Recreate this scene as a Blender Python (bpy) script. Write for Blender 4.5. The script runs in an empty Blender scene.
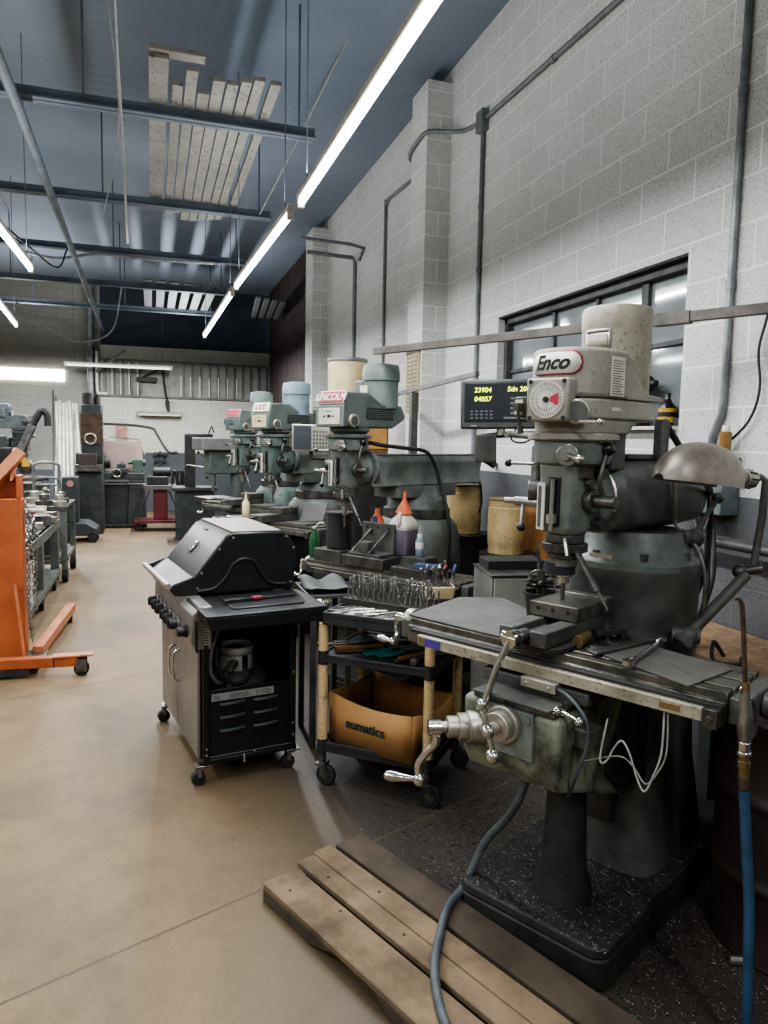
import bpy, math, random
from mathutils import Matrix, Vector
random.seed(7)
SC = bpy.context.scene
COL = SC.collection
PI = math.pi
R = math.radians
T = Matrix.Translation
def RZ(a): return Matrix.Rotation(a, 4, 'Z')
def RX(a): return Matrix.Rotation(a, 4, 'X')
def RY(a): return Matrix.Rotation(a, 4, 'Y')

# ------------------------------------------------------------------ materials
def lin(h):
    h = h.lstrip('#')
    out = []
    for i in (0, 2, 4):
        c = int(h[i:i+2], 16) / 255
        out.append(c / 12.92 if c <= .04045 else ((c + .055) / 1.055) ** 2.4)
    return (*out, 1)
def newmat(name):
    m = bpy.data.materials.new(name); m.use_nodes = True
    nt = m.node_tree
    return m, nt, nt.nodes, nt.links, nt.nodes['Principled BSDF']
def ramp(nodes, stops):
    r = nodes.new('ShaderNodeValToRGB')
    e = r.color_ramp.elements
    while len(e) < len(stops): e.new(.5)
    for i, (p, c) in enumerate(stops):
        e[i].position = p; e[i].color = c
    return r
def pm(name, c1, c2=None, scale=7, rough=.6, metal=0., bump=0., lo=.4, hi=.65, detail=6, c3=None, spec=.5, bscale=None):
    """noise-varied surface: c1 base, c2 wear / grime, c3 fine specks"""
    m, nt, N, L, b = newmat(name)
    b.inputs['Roughness'].default_value = rough
    b.inputs['Metallic'].default_value = metal
    b.inputs['Specular IOR Level'].default_value = spec
    b.inputs['Base Color'].default_value = lin(c1)
    tc = N.new('ShaderNodeTexCoord')
    if c2:
        n = N.new('ShaderNodeTexNoise'); n.inputs['Scale'].default_value = scale; n.inputs['Detail'].default_value = detail
        n.inputs['Roughness'].default_value = .65
        L.new(tc.outputs['Object'], n.inputs['Vector'])
        r = ramp(N, [(lo, lin(c1)), (hi, lin(c2))])
        L.new(n.outputs['Fac'], r.inputs['Fac'])
        col = r.outputs['Color']
        if c3:
            n2 = N.new('ShaderNodeTexNoise'); n2.inputs['Scale'].default_value = scale * 9; n2.inputs['Detail'].default_value = 3
            L.new(tc.outputs['Object'], n2.inputs['Vector'])
            r2 = ramp(N, [(.58, (0, 0, 0, 1)), (.66, (1, 1, 1, 1))])
            L.new(n2.outputs['Fac'], r2.inputs['Fac'])
            mx = N.new('ShaderNodeMix'); mx.data_type = 'RGBA'
            L.new(r2.outputs['Color'], mx.inputs[0]); L.new(col, mx.inputs[6]); mx.inputs[7].default_value = lin(c3)
            col = mx.outputs[2]
        L.new(col, b.inputs['Base Color'])
        rr = N.new('ShaderNodeMapRange'); rr.inputs[3].default_value = max(.05, rough - .1); rr.inputs[4].default_value = min(1, rough + .15)
        L.new(n.outputs['Fac'], rr.inputs[0]); L.new(rr.outputs[0], b.inputs['Roughness'])
    if bump:
        nb = N.new('ShaderNodeTexNoise'); nb.inputs['Scale'].default_value = bscale or scale * 6; nb.inputs['Detail'].default_value = 4
        L.new(tc.outputs['Object'], nb.inputs['Vector'])
        bp = N.new('ShaderNodeBump'); bp.inputs['Strength'].default_value = bump; bp.inputs['Distance'].default_value = .01
        L.new(nb.outputs['Fac'], bp.inputs['Height']); L.new(bp.outputs['Normal'], b.inputs['Normal'])
    return m
def emit(name, c, s):
    m, nt, N, L, b = newmat(name)
    b.inputs['Base Color'].default_value = lin(c)
    b.inputs['Emission Color'].default_value = lin(c); b.inputs['Emission Strength'].default_value = s
    return m
M = {}
M['enco_head'] = pm('enco_head', '8f8d82', '7c786b', 9, .45, c3='7a7568', bump=.04)
M['enco_motor'] = pm('enco_motor', '9c978a', '77705f', 8, .5, lo=.42, hi=.72, c3='80765f')
M['mill_green'] = pm('mill_green', '666b65', '454a46', 6, .42, bump=.05)
M['mill_gear'] = pm('mill_gear', '757c76', '565c57', 8, .4, bump=.04)
M['mill_dark'] = pm('mill_dark', '50514c', '2c2c29', 5, .5, bump=.06)
M['mill_black'] = pm('mill_black', '2b2a28', '151413', 6, .6, bump=.1)
M['knee_green'] = pm('knee_green', '777c6a', '34342d', 5.5, .45, lo=.46, hi=.62, bump=.05)
M['teal'] = pm('teal', '64736f', '4a5753', 8, .45)
M['teal_motor'] = pm('teal_motor', '788786', '5f6d6c', 8, .42)
M['blue_motor'] = pm('blue_motor', '7b8d97', '5e6d77', 8, .42)
M['grey_motor'] = pm('grey_motor', '6a7173', '50575a', 8, .42)
M['grey_green'] = pm('grey_green', '58605c', '444a47', 7, .42)
M['steel'] = pm('steel', 'a3a29d', '77756f', 14, .3, .9)
M['steel_dark'] = pm('steel_dark', '6c6a66', '454341', 12, .4, .8)
M['table_steel'] = pm('table_steel', '77746c', '4b4944', 10, .38, .75)
M['chrome'] = pm('chrome', 'd4d4d0', 'a8a7a2', 10, .16, 1.)
M['alu'] = pm('alu', 'b4b0a5', '8d897e', 10, .38, .75)
M['rail'] = pm('rail', 'aaa594', '857f6d', 9, .45, .35, c3='6c6655')
M['black'] = pm('black', '1d1d1e', '141414', 8, .5)
M['black_gloss'] = pm('black_gloss', '151516', '0d0d0d', 8, .25)
M['rubber'] = pm('rubber', '222222', '171717', 20, .8)
M['mat'] = pm('mat', '55534f', '454340', 4, .75, bump=.03)
M['cable'] = pm('cable', '191919', '262626', 20, .5)
M['cable_grey'] = pm('cable_grey', '4d5357', '393d40', 12, .55)
M['white_wire'] = pm('white_wire', 'aaa9a4', '8d8c88', 12, .5)
M['white'] = pm('white', 'd6d4cc', 'bbb8ae', 10, .5)
M['paper'] = pm('paper', 'cfccc0', 'b6b1a2', 12, .7)
M['cream'] = pm('cream', 'd9c79c', 'c2ae80', 6, .55)
M['tub_cream'] = pm('tub_cream', 'b59f72', '8d7549', 6, .6, lo=.4, hi=.7, c3='957c50')
M['red'] = pm('red', '94303a', '7d2730', 8, .5)
M['pink'] = pm('pink', 'c3324c', 'aa2a42', 12, .5)
M['orange'] = pm('orange', 'a5552f', '874322', 5, .45, lo=.45, hi=.7)
M['orange_light'] = pm('orange_light', 'b9744f', '97583a', 8, .5, lo=.4, hi=.7)
M['funnel'] = pm('funnel', 'cf6a45', 'b65533', 8, .5)
M['wood'] = pm('wood', '9a6b3d', '7a5129', 8, .65)
M['wood_handle'] = pm('wood_handle', '8d6038', '6c4626', 14, .55)
M['cardboard'] = pm('cardboard', 'a27a4b', '8a643a', 3.5, .85, lo=.4, hi=.72)
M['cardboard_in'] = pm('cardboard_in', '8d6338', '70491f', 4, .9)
M['brown_board'] = pm('brown_board', '8f7358', '6d5540', 12, .9, c3='a48c70', bump=.15)
M['pallet'] = pm('pallet', '78654d', '4c3f2f', 5, .85, lo=.38, hi=.68, bump=.15)
M['pallet_dark'] = pm('pallet_dark', '4a3e31', '2f2820', 5, .85, lo=.38, hi=.68, bump=.15)
M['cart_post'] = pm('cart_post', 'c3a87c', '8c7450', 20, .6, lo=.52, hi=.68, c3='5b4a33')
M['cart_black'] = pm('cart_black', '26262a', '17171a', 6, .55)
M['grill_black'] = pm('grill_black', '17181b', '101114', 6, .38)
M['grill_hood'] = pm('grill_hood', '333335', '5c564f', 3.2, .4, lo=.42, hi=.72)  # greyed paler: light and dust on the hood put into the colour
M['hood_top'] = pm('hood_top', '5d554d', '8b7a69', 3.5, .5, lo=.35, hi=.7)  # lighter brown: light and dust on the top face, as colour
M['stainless'] = pm('stainless', '8f8b86', '77726c', 3, .42, .65)
M['brass'] = pm('brass', '8f7b55', '6b5a3c', 14, .4, .8)
M['copper'] = pm('copper', '5e4a40', '43352d', 18, .45, .5)
M['blue_hose'] = pm('blue_hose', '304f6b', '263f56', 10, .45)
M['drum'] = pm('drum', '2e211d', '1a1513', 4, .5, bump=.05)
M['shade'] = pm('shade', '918a81', '6f6860', 9, .4, .55)
M['galv'] = pm('galv', '8f9192', '72757a', 10, .45, .6)
M['conduit_dark'] = pm('conduit_dark', '808284', '6c6e71', 10, .5, .4)
M['bin_green'] = pm('bin_green', '1f8a3a', '166a2a', 12, .2)
M['beam'] = pm('beam', '59626d', '4b545e', 4, .7)
M['plank'] = pm('plank', '827f78', '6c6963', 3, .8, lo=.4, hi=.7, c3='575450')
M['bench_grey'] = pm('bench_grey', '5d635d', '464b46', 5, .5)
M['bench_top'] = pm('bench_top', '4a4946', '2f2e2c', 8, .5, .4)
M['dark_machine'] = pm('dark_machine', '34383a', '1f2223', 5, .5, bump=.04)
M['brown_dark'] = pm('brown_dark', '5a4535', '3c2d22', 6, .7)
M['red_dark'] = pm('red_dark', '6b2128', '451519', 5, .5)
M['jug'] = pm('jug', 'b9b5a8', 'a39e90', 8, .45)
M['purple_fluid'] = pm('purple_fluid', '6e6470', '5b525d', 8, .4)
M['blue'] = pm('blue', '38486a', '2b3852', 8, .5)
M['purple'] = pm('purple', '4b3a8f', '3c2f78', 8, .5)
M['lavender'] = pm('lavender', '9a93c4', '7d76a8', 10, .6)
M['yellow'] = pm('yellow', 'c9a12f', 'a9852a', 8, .55)
M['amber'] = pm('amber', '8f6c3a', '6f522b', 10, .35)
M['teal_grip'] = pm('teal_grip', '1f7d74', '17615a', 10, .45)
M['pale_pipe'] = pm('pale_pipe', 'c9c9bb', 'a3a396', 5, .45)
M['pink_paper'] = pm('pink_paper', 'ae8078', '98695f', 10, .8)
M['ink'] = pm('ink', '17191a', '101111', 8, .6)
M['print_grey'] = pm('print_grey', '4e4e4c', '5c5b58', 30, .7)
M['white_glow'] = emit('tube_glow', 'f4fbff', 9)
M['amber_glow'] = emit('digit_glow', 'd8ee1f', 2.2)
M['screen'] = pm('screen', '2c2f33', '202327', 3, .25)
M['jug_clear'] = pm('jug_clear', 'b3afa4', '9c978a', 5, .3)
def glassmat(name, c, rough=.05, tr=.9):
    m, nt, N, L, b = newmat(name)
    b.inputs['Base Color'].default_value = lin(c); b.inputs['Roughness'].default_value = rough
    b.inputs['Transmission Weight'].default_value = tr; b.inputs['IOR'].default_value = 1.33
    return m
M['green_glass'] = glassmat('green_bottle_plastic', '5aa36e', .12, .8)
def pane_mat():
    m, nt, N, L, b = newmat('dirty_pane')
    tc = N.new('ShaderNodeTexCoord'); n = N.new('ShaderNodeTexNoise'); n.inputs['Scale'].default_value = 3.5; n.inputs['Detail'].default_value = 6
    L.new(tc.outputs['Object'], n.inputs['Vector'])
    r = ramp(N, [(.35, lin('6d7376')), (.7, lin('8d9294'))]); L.new(n.outputs['Fac'], r.inputs['Fac'])
    L.new(r.outputs['Color'], b.inputs['Base Color'])
    b.inputs['Roughness'].default_value = .06; b.inputs['Specular IOR Level'].default_value = .8
    return m
M['pane'] = pane_mat()

def cmu_mat(name, axis, white, grey, split, dirt=.0, mortar='c9c7c0'):
    """painted concrete block: real 8x16 inch coursing in world metres, painted grey below the split height"""
    m, nt, N, L, b = newmat(name)
    g = N.new('ShaderNodeNewGeometry'); s = N.new('ShaderNodeSeparateXYZ'); L.new(g.outputs['Position'], s.inputs[0])
    cb = N.new('ShaderNodeCombineXYZ'); L.new(s.outputs[axis], cb.inputs[0]); L.new(s.outputs['Z'], cb.inputs[1])
    br = N.new('ShaderNodeTexBrick'); br.offset = .5
    for k, v in {'Scale': 1, 'Brick Width': .4064, 'Row Height': .2032, 'Mortar Size': .0055, 'Mortar Smooth': .3}.items(): br.inputs[k].default_value = v
    br.inputs['Color1'].default_value = (1, 1, 1, 1); br.inputs['Color2'].default_value = (.9, .9, .9, 1); br.inputs['Mortar'].default_value = (0, 0, 0, 1)
    L.new(cb.outputs[0], br.inputs['Vector'])
    big = N.new('ShaderNodeTexNoise'); big.inputs['Scale'].default_value = 1.1; big.inputs['Detail'].default_value = 5; L.new(g.outputs['Position'], big.inputs['Vector'])
    fine = N.new('ShaderNodeTexNoise'); fine.inputs['Scale'].default_value = 110; fine.inputs['Detail'].default_value = 4; fine.inputs['Roughness'].default_value = .75; L.new(g.outputs['Position'], fine.inputs['Vector'])
    # paint colours
    rp = ramp(N, [(.3, lin(white[0])), (.7, lin(white[1]))]); L.new(big.outputs['Fac'], rp.inputs['Fac'])
    rg = ramp(N, [(.3, lin(grey[0])), (.7, lin(grey[1]))]); L.new(big.outputs['Fac'], rg.inputs['Fac'])
    st = N.new('ShaderNodeMath'); st.operation = 'GREATER_THAN'; st.inputs[1].default_value = split; L.new(s.outputs['Z'], st.inputs[0])
    mx = N.new('ShaderNodeMix'); mx.data_type = 'RGBA'; L.new(st.outputs[0], mx.inputs[0]); L.new(rg.outputs['Color'], mx.inputs[6]); L.new(rp.outputs['Color'], mx.inputs[7])
    # pits
    pit = ramp(N, [(.36, (.12, .12, .12, 1)), (.49, (1, 1, 1, 1))]); L.new(fine.outputs['Fac'], pit.inputs['Fac'])
    mu = N.new('ShaderNodeMix'); mu.data_type = 'RGBA'; mu.blend_type = 'MULTIPLY'; mu.inputs[0].default_value = .62
    L.new(mx.outputs[2], mu.inputs[6]); L.new(pit.outputs['Color'], mu.inputs[7])
    # per-block tone
    mb = N.new('ShaderNodeMix'); mb.data_type = 'RGBA'; mb.blend_type = 'MULTIPLY'; mb.inputs[0].default_value = .6
    L.new(mu.outputs[2], mb.inputs[6]); L.new(br.outputs['Color'], mb.inputs[7])
    # mortar slightly lighter, its bright ridge highlight put into the colour
    mm = N.new('ShaderNodeMix'); mm.data_type = 'RGBA'; L.new(br.outputs['Fac'], mm.inputs[0]); L.new(mb.outputs[2], mm.inputs[6])
    ml = N.new('ShaderNodeMix'); ml.data_type = 'RGBA'; ml.blend_type = 'MULTIPLY'; ml.inputs[0].default_value = 1
    L.new(mx.outputs[2], ml.inputs[6]); ml.inputs[7].default_value = lin(mortar)
    gl = N.new('ShaderNodeMix'); gl.data_type = 'RGBA'; L.new(st.outputs[0], gl.inputs[0]); L.new(mx.outputs[2], gl.inputs[6]); gl.inputs[7].default_value = lin(mortar)
    L.new(gl.outputs[2], mm.inputs[7])
    L.new(mm.outputs[2], b.inputs['Base Color'])
    b.inputs['Roughness'].default_value = .8
    inv = N.new('ShaderNodeMath'); inv.operation = 'MULTIPLY_ADD'; inv.inputs[1].default_value = -1.2; L.new(br.outputs['Fac'], inv.inputs[0]); L.new(fine.outputs['Fac'], inv.inputs[2])
    bp = N.new('ShaderNodeBump'); bp.inputs['Strength'].default_value = .55; bp.inputs['Distance'].default_value = .006
    L.new(inv.outputs[0], bp.inputs['Height']); L.new(bp.outputs['Normal'], b.inputs['Normal'])
    return m
M['wall_right'] = cmu_mat('painted_block_right', 'Y', ('cfcfcb', 'dededa'), ('58595b', '67686a'), 1.4224, mortar='efeeea')
M['wall_pil'] = cmu_mat('painted_block_pilaster', 'X', ('cfcfcb', 'dededa'), ('58595b', '67686a'), 1.4224, mortar='efeeea')
M['wall_back'] = cmu_mat('painted_block_back', 'X', ('b3b2a8', 'c3c1b5'), ('43464a', '515457'), 1.29, mortar='d0cec8')
M['wall_backleft'] = cmu_mat('bare_block_back', 'X', ('8e8f8a', '9f9f98'), ('4f545c', '5d626a'), .9, mortar='86867f')

def floor_mat():
    m, nt, N, L, b = newmat('oily_concrete')
    g = N.new('ShaderNodeNewGeometry'); s = N.new('ShaderNodeSeparateXYZ'); L.new(g.outputs['Position'], s.inputs[0])
    n1 = N.new('ShaderNodeTexNoise'); n1.inputs['Scale'].default_value = 1.3; n1.inputs['Detail'].default_value = 12; n1.inputs['Roughness'].default_value = .6; L.new(g.outputs['Position'], n1.inputs['Vector'])
    n2 = N.new('ShaderNodeTexNoise'); n2.inputs['Scale'].default_value = 70; n2.inputs['Detail'].default_value = 5; L.new(g.outputs['Position'], n2.inputs['Vector'])
    base = ramp(N, [(.28, lin('584834')), (.5, lin('735f45')), (.72, lin('877054'))]); L.new(n1.outputs['Fac'], base.inputs['Fac'])
    sp = ramp(N, [(.34, (.62, .6, .56, 1)), (.5, (1, 1, 1, 1))]); L.new(n2.outputs['Fac'], sp.inputs['Fac'])
    mu = N.new('ShaderNodeMix'); mu.data_type = 'RGBA'; mu.blend_type = 'MULTIPLY'; mu.inputs[0].default_value = .35
    L.new(base.outputs['Color'], mu.inputs[6]); L.new(sp.outputs['Color'], mu.inputs[7])
    n3 = N.new('ShaderNodeTexNoise'); n3.inputs['Scale'].default_value = 7; n3.inputs['Detail'].default_value = 9; n3.inputs['Roughness'].default_value = .7; L.new(g.outputs['Position'], n3.inputs['Vector'])
    gr_ = ramp(N, [(.3, (.74, .72, .68, 1)), (.52, (1, 1, 1, 1)), (.72, (1.06, 1.06, 1.05, 1))]); L.new(n3.outputs['Fac'], gr_.inputs['Fac'])
    m3_ = N.new('ShaderNodeMix'); m3_.data_type = 'RGBA'; m3_.blend_type = 'MULTIPLY'; m3_.inputs[0].default_value = .8
    L.new(mu.outputs[2], m3_.inputs[6]); L.new(gr_.outputs['Color'], m3_.inputs[7]); mu = m3_
    # oil-soaked strip along the machines: distance to a line running past the mill row
    def math_(op, a, bb):
        q = N.new('ShaderNodeMath'); q.operation = op
        for i, v in enumerate((a, bb)):
            if isinstance(v, (int, float)): q.inputs[i].default_value = v
            else: L.new(v, q.inputs[i])
        return q.outputs[0]
    d = math_('ADD', math_('MULTIPLY', s.outputs['X'], 1.0), math_('MULTIPLY', s.outputs['Y'], .02))
    wob = math_('MULTIPLY', math_('SUBTRACT', n1.outputs['Fac'], .5), .9)
    d = math_('ADD', d, wob)
    oil = N.new('ShaderNodeMapRange'); oil.inputs[1].default_value = .12; oil.inputs[2].default_value = .9; L.new(d, oil.inputs[0])
    mo = N.new('ShaderNodeMix'); mo.data_type = 'RGBA'; L.new(oil.outputs[0], mo.inputs[0]); L.new(mu.outputs[2], mo.inputs[6]); mo.inputs[7].default_value = lin('352f29')
    # saw-cut joints: one near the camera at a slant across the floor, others every few metres
    vx = math_('MULTIPLY', s.outputs['X'], -.41); yy = math_('ADD', s.outputs['Y'], vx)
    md = N.new('ShaderNodeMath'); md.operation = 'PINGPONG'; md.inputs[1].default_value = 1.42
    L.new(math_('SUBTRACT', yy, 2.36), md.inputs[0])
    jn = math_('LESS_THAN', math_('ADD', md.outputs[0], math_('MULTIPLY', n2.outputs['Fac'], .012)), .0125)
    mj = N.new('ShaderNodeMix'); mj.data_type = 'RGBA'; L.new(jn, mj.inputs[0]); L.new(mo.outputs[2], mj.inputs[6]); mj.inputs[7].default_value = lin('4d402f')
    L.new(mj.outputs[2], b.inputs['Base Color'])
    rr = N.new('ShaderNodeMapRange'); rr.inputs[3].default_value = .45; rr.inputs[4].default_value = .75; L.new(n1.outputs['Fac'], rr.inputs[0]); L.new(rr.outputs[0], b.inputs['Roughness'])
    bp = N.new('ShaderNodeBump'); bp.inputs['Strength'].default_value = .25; bp.inputs['Distance'].default_value = .004
    L.new(n2.outputs['Fac'], bp.inputs['Height']); L.new(bp.outputs['Normal'], b.inputs['Normal'])
    return m
M['floor'] = floor_mat()
def ceil_mat():
    m, nt, N, L, b = newmat('hazed_painted_deck')
    g = N.new('ShaderNodeNewGeometry'); s = N.new('ShaderNodeSeparateXYZ'); L.new(g.outputs['Position'], s.inputs[0])
    n = N.new('ShaderNodeTexNoise'); n.inputs['Scale'].default_value = .5; n.inputs['Detail'].default_value = 4; L.new(g.outputs['Position'], n.inputs['Vector'])
    r = ramp(N, [(.3, lin('66717f')), (.7, lin('7a8593'))]); L.new(n.outputs['Fac'], r.inputs['Fac'])  # blue-grey deck colour with the bluish haze mixed into it
    w = N.new('ShaderNodeTexWave'); w.inputs['Scale'].default_value = 2.1; w.bands_direction = 'Y'; L.new(g.outputs['Position'], w.inputs['Vector'])
    L.new(r.outputs['Color'], b.inputs['Base Color']); b.inputs['Roughness'].default_value = .8
    bp = N.new('ShaderNodeBump'); bp.inputs['Strength'].default_value = .2; bp.inputs['Distance'].default_value = .02
    L.new(w.outputs['Fac'], bp.inputs['Height']); L.new(bp.outputs['Normal'], b.inputs['Normal'])
    return m
M['ceiling'] = ceil_mat()
M['plain_wall'] = pm('plain_wall', '9a9890', '8b8981', 1.5, .85)
M['corrugated'] = pm('corrugated', '3d302e', '2a2221', 3, .6)
M['slat_grey'] = pm('slat_grey', '6d6a66', '57544f', 4, .6)
M['slat_pane'] = pm('slat_pane', '8a8983', '767570', 4, .6)

# ------------------------------------------------------------------ mesh builder
class MB:
    def __init__(s, X=None): s.v = []; s.f = []; s.X = X or Matrix.Identity(4)
    def add(s, vs, fs):
        o = len(s.v); s.v += [tuple(s.X @ Vector(p)) for p in vs]; s.f += [tuple(i + o for i in f) for f in fs]; return s
    def box(s, x0, x1, y0, y1, z0, z1, tp=0):
        t = tp
        vs = [(x0,y0,z0),(x1,y0,z0),(x1,y1,z0),(x0,y1,z0),(x0+t,y0+t,z1),(x1-t,y0+t,z1),(x1-t,y1-t,z1),(x0+t,y1-t,z1)]
        return s.add(vs, [(3,2,1,0),(4,5,6,7),(0,1,5,4),(1,2,6,5),(2,3,7,6),(3,0,4,7)])
    def obox(s, m, sx, sy, sz):
        old = s.X; s.X = old @ m; s.box(-sx/2, sx/2, -sy/2, sy/2, -sz/2, sz/2); s.X = old; return s
    def frame(s, p0, p1):
        a = Vector(p0); d = (Vector(p1) - a); l = d.length; d.normalize()
        q = Vector((0, 0, 1)).rotation_difference(d).to_matrix().to_4x4()
        return T(a) @ q, l
    def cyl(s, p0, p1, r0, r1=None, n=20, caps=True):
        r1 = r0 if r1 is None else r1
        m, l = s.frame(p0, p1)
        vs = []
        for z, r in ((0, r0), (l, r1)):
            vs += [m @ Vector((r*math.cos(2*PI*i/n), r*math.sin(2*PI*i/n), z)) for i in range(n)]
        fs = [(i, (i+1) % n, n+(i+1) % n, n+i) for i in range(n)]
        if caps: fs += [tuple(range(n-1, -1, -1)), tuple(range(n, 2*n))]
        return s.add(vs, fs)
    def lathe(s, prof, m=None, n=24, caps=True):
        m = m or Matrix.Identity(4)
        vs = []
        for r, z in prof: vs += [m @ Vector((max(r, 1e-4)*math.cos(2*PI*i/n), max(r, 1e-4)*math.sin(2*PI*i/n), z)) for i in range(n)]
        fs = []
        for k in range(len(prof)-1):
            fs += [(k*n+i, k*n+(i+1) % n, (k+1)*n+(i+1) % n, (k+1)*n+i) for i in range(n)]
        if caps: fs += [tuple(range(n-1, -1, -1)), tuple(range((len(prof)-1)*n, len(prof)*n))]
        return s.add(vs, fs)
    def tube(s, pts, r, n=8, sm=0, closed=False):
        P = [Vector(p) for p in pts]
        if sm:
            Q = []
            k = len(P)
            for i in range(k-1 if not closed else k):
                a = P[(i-1) % k] if (closed or i > 0) else P[0]*2-P[1]; b = P[i]; c = P[(i+1) % k]
                d = P[(i+2) % k] if (closed or i+2 < k) else P[-1]*2-P[-2]
                for j in range(sm):
                    t = j/sm
                    Q.append(.5*((2*b)+(-a+c)*t+(2*a-5*b+4*c-d)*t*t+(-a+3*b-3*c+d)*t**3))
            if not closed: Q.append(P[-1])
            P = Q
        up = None; vs = []; K = len(P)
        for i, p in enumerate(P):
            if closed: d = P[(i+1) % K]-P[(i-1) % K]
            else: d = (P[min(i+1, K-1)]-P[max(i-1, 0)])
            if d.length < 1e-9: d = Vector((0, 0, 1))
            d.normalize()
            if up is None:
                up = d.orthogonal().normalized()
            else:
                up = (up - d*up.dot(d))
                up = up.normalized() if up.length > 1e-6 else d.orthogonal().normalized()
            w = d.cross(up)
            rr = r[min(i, len(r)-1)] if isinstance(r, (list, tuple)) else r
            vs += [p + up*rr*math.cos(2*PI*j/n) + w*rr*math.sin(2*PI*j/n) for j in range(n)]
        fs = []
        for i in range(K if closed else K-1):
            i2 = (i+1) % K
            fs += [(i*n+j, i*n+(j+1) % n, i2*n+(j+1) % n, i2*n+j) for j in range(n)]
        if not closed: fs += [tuple(range(n-1, -1, -1)), tuple(range((K-1)*n, K*n))]
        return s.add(vs, fs)
    def prism(s, poly, a, b, plane='xy', tp=None):
        """extrude a closed outline from a to b along the axis missing from plane; tp: outline at b"""
        n = len(poly)
        def P(u, v, w):
            return {'xy': (u, v, w), 'xz': (u, w, v), 'yz': (w, u, v)}[plane]
        q = tp or poly
        vs = [P(u, v, a) for u, v in poly] + [P(u, v, b) for u, v in q]
        fs = [(i, (i+1) % n, n+(i+1) % n, n+i) for i in range(n)] + [tuple(range(n-1, -1, -1)), tuple(range(n, 2*n))]
        return s.add(vs, fs)
    def loft(s, secs, axis='z', n=32):
        """secs: (t, c1, c2, r1, r2, power)"""
        vs = []
        for t, c1, c2, r1, r2, pw in secs:
            for i in range(n):
                a = 2*PI*(i+.5)/n; c, q = math.cos(a), math.sin(a)
                x = c1 + r1*math.copysign(abs(c)**(2/pw), c); y = c2 + r2*math.copysign(abs(q)**(2/pw), q)
                vs.append((x, y, t) if axis == 'z' else (x, t, y) if axis == 'y' else (t, x, y))
        fs = []
        for k in range(len(secs)-1):
            fs += [(k*n+i, k*n+(i+1) % n, (k+1)*n+(i+1) % n, (k+1)*n+i) for i in range(n)]
        fs += [tuple(range(n-1, -1, -1)), tuple(range((len(secs)-1)*n, len(secs)*n))]
        return s.add(vs, fs)
    def sph(s, c, r, n=14, sc=(1, 1, 1), m=None):
        vs = []; k = n//2
        mm = (m or Matrix.Identity(4))
        for i in range(k+1):
            th = PI*i/k
            rr = max(math.sin(th), 1e-4)
            for j in range(n):
                ph = 2*PI*j/n
                vs.append(Vector(c) + (mm.to_3x3() @ Vector((r*sc[0]*rr*math.cos(ph), r*sc[1]*rr*math.sin(ph), -r*sc[2]*math.cos(th)))))
        fs = [(i*n+j, i*n+(j+1) % n, (i+1)*n+(j+1) % n, (i+1)*n+j) for i in range(k) for j in range(n)]
        return s.add(vs, fs)
    def build(s, name, mat, parent=None, bevel=0, ang=38, segs=2, **tags):
        me = bpy.data.meshes.new(name); me.from_pydata(s.v, [], s.f); me.validate(); me.update()
        import bmesh
        bm = bmesh.new(); bm.from_mesh(me); bmesh.ops.recalc_face_normals(bm, faces=bm.faces); bm.to_mesh(me); bm.free()
        me.polygons.foreach_set('use_smooth', [True]*len(me.polygons)); me.set_sharp_from_angle(angle=R(ang))
        me.materials.append(M[mat] if isinstance(mat, str) else mat)
        o = bpy.data.objects.new(name, me); COL.objects.link(o)
        if parent is not None: o.parent = parent
        if bevel:
            b = o.modifiers.new('edge', 'BEVEL'); b.width = bevel; b.segments = segs; b.limit_method = 'ANGLE'; b.angle_limit = R(40)
            b.harden_normals = False
        for k, v in tags.items(): o[k] = v
        return o
def tag(o, label=None, category=None, group=None, kind=None):
    for k, v in (('label', label), ('category', category), ('group', group), ('kind', kind)):
        if v: o[k] = v
    return o
def thing(name, loc=(0, 0, 0), rz=0, label=None, cat=None, group=None, mat=None):
    o = bpy.data.objects.new(name, None); COL.objects.link(o); o.empty_display_size = .1
    if mat is not None: o.matrix_world = mat
    else: o.location = loc; o.rotation_euler = (0, 0, R(rz))
    return tag(o, label, cat, group)
def dup(o, parent=None, label=None, group=None):
    c = o.copy(); COL.objects.link(c)
    if parent is not None: c.parent = parent
    if label: c['label'] = label
    if group: c['group'] = group
    for ch in list(o.children): dup(ch, c)
    return c
def struct(mb, name, mat, parent=None, **k):
    o = mb.build(name, mat, parent, **k)
    if parent is None: o['kind'] = 'structure'
    return o
def text(name, body, size, mat, parent, m, extrude=.0008, shear=0, space=1, bold=0):
    cu = bpy.data.curves.new(name, 'FONT'); cu.body = body; cu.size = size; cu.extrude = extrude; cu.shear = shear
    cu.align_x = 'CENTER'; cu.align_y = 'CENTER'; cu.space_character = space; cu.offset = bold; cu.resolution_u = 3
    t = bpy.data.objects.new(name, cu); COL.objects.link(t)
    dg = bpy.context.evaluated_depsgraph_get()
    me = bpy.data.meshes.new_from_object(t.evaluated_get(dg))
    bpy.data.objects.remove(t); bpy.data.curves.remove(cu)
    me.name = name; me.transform(m); me.materials.clear(); me.materials.append(M[mat])
    o = bpy.data.objects.new(name, me); COL.objects.link(o)
    if parent is not None: o.parent = parent
    return o
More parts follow.
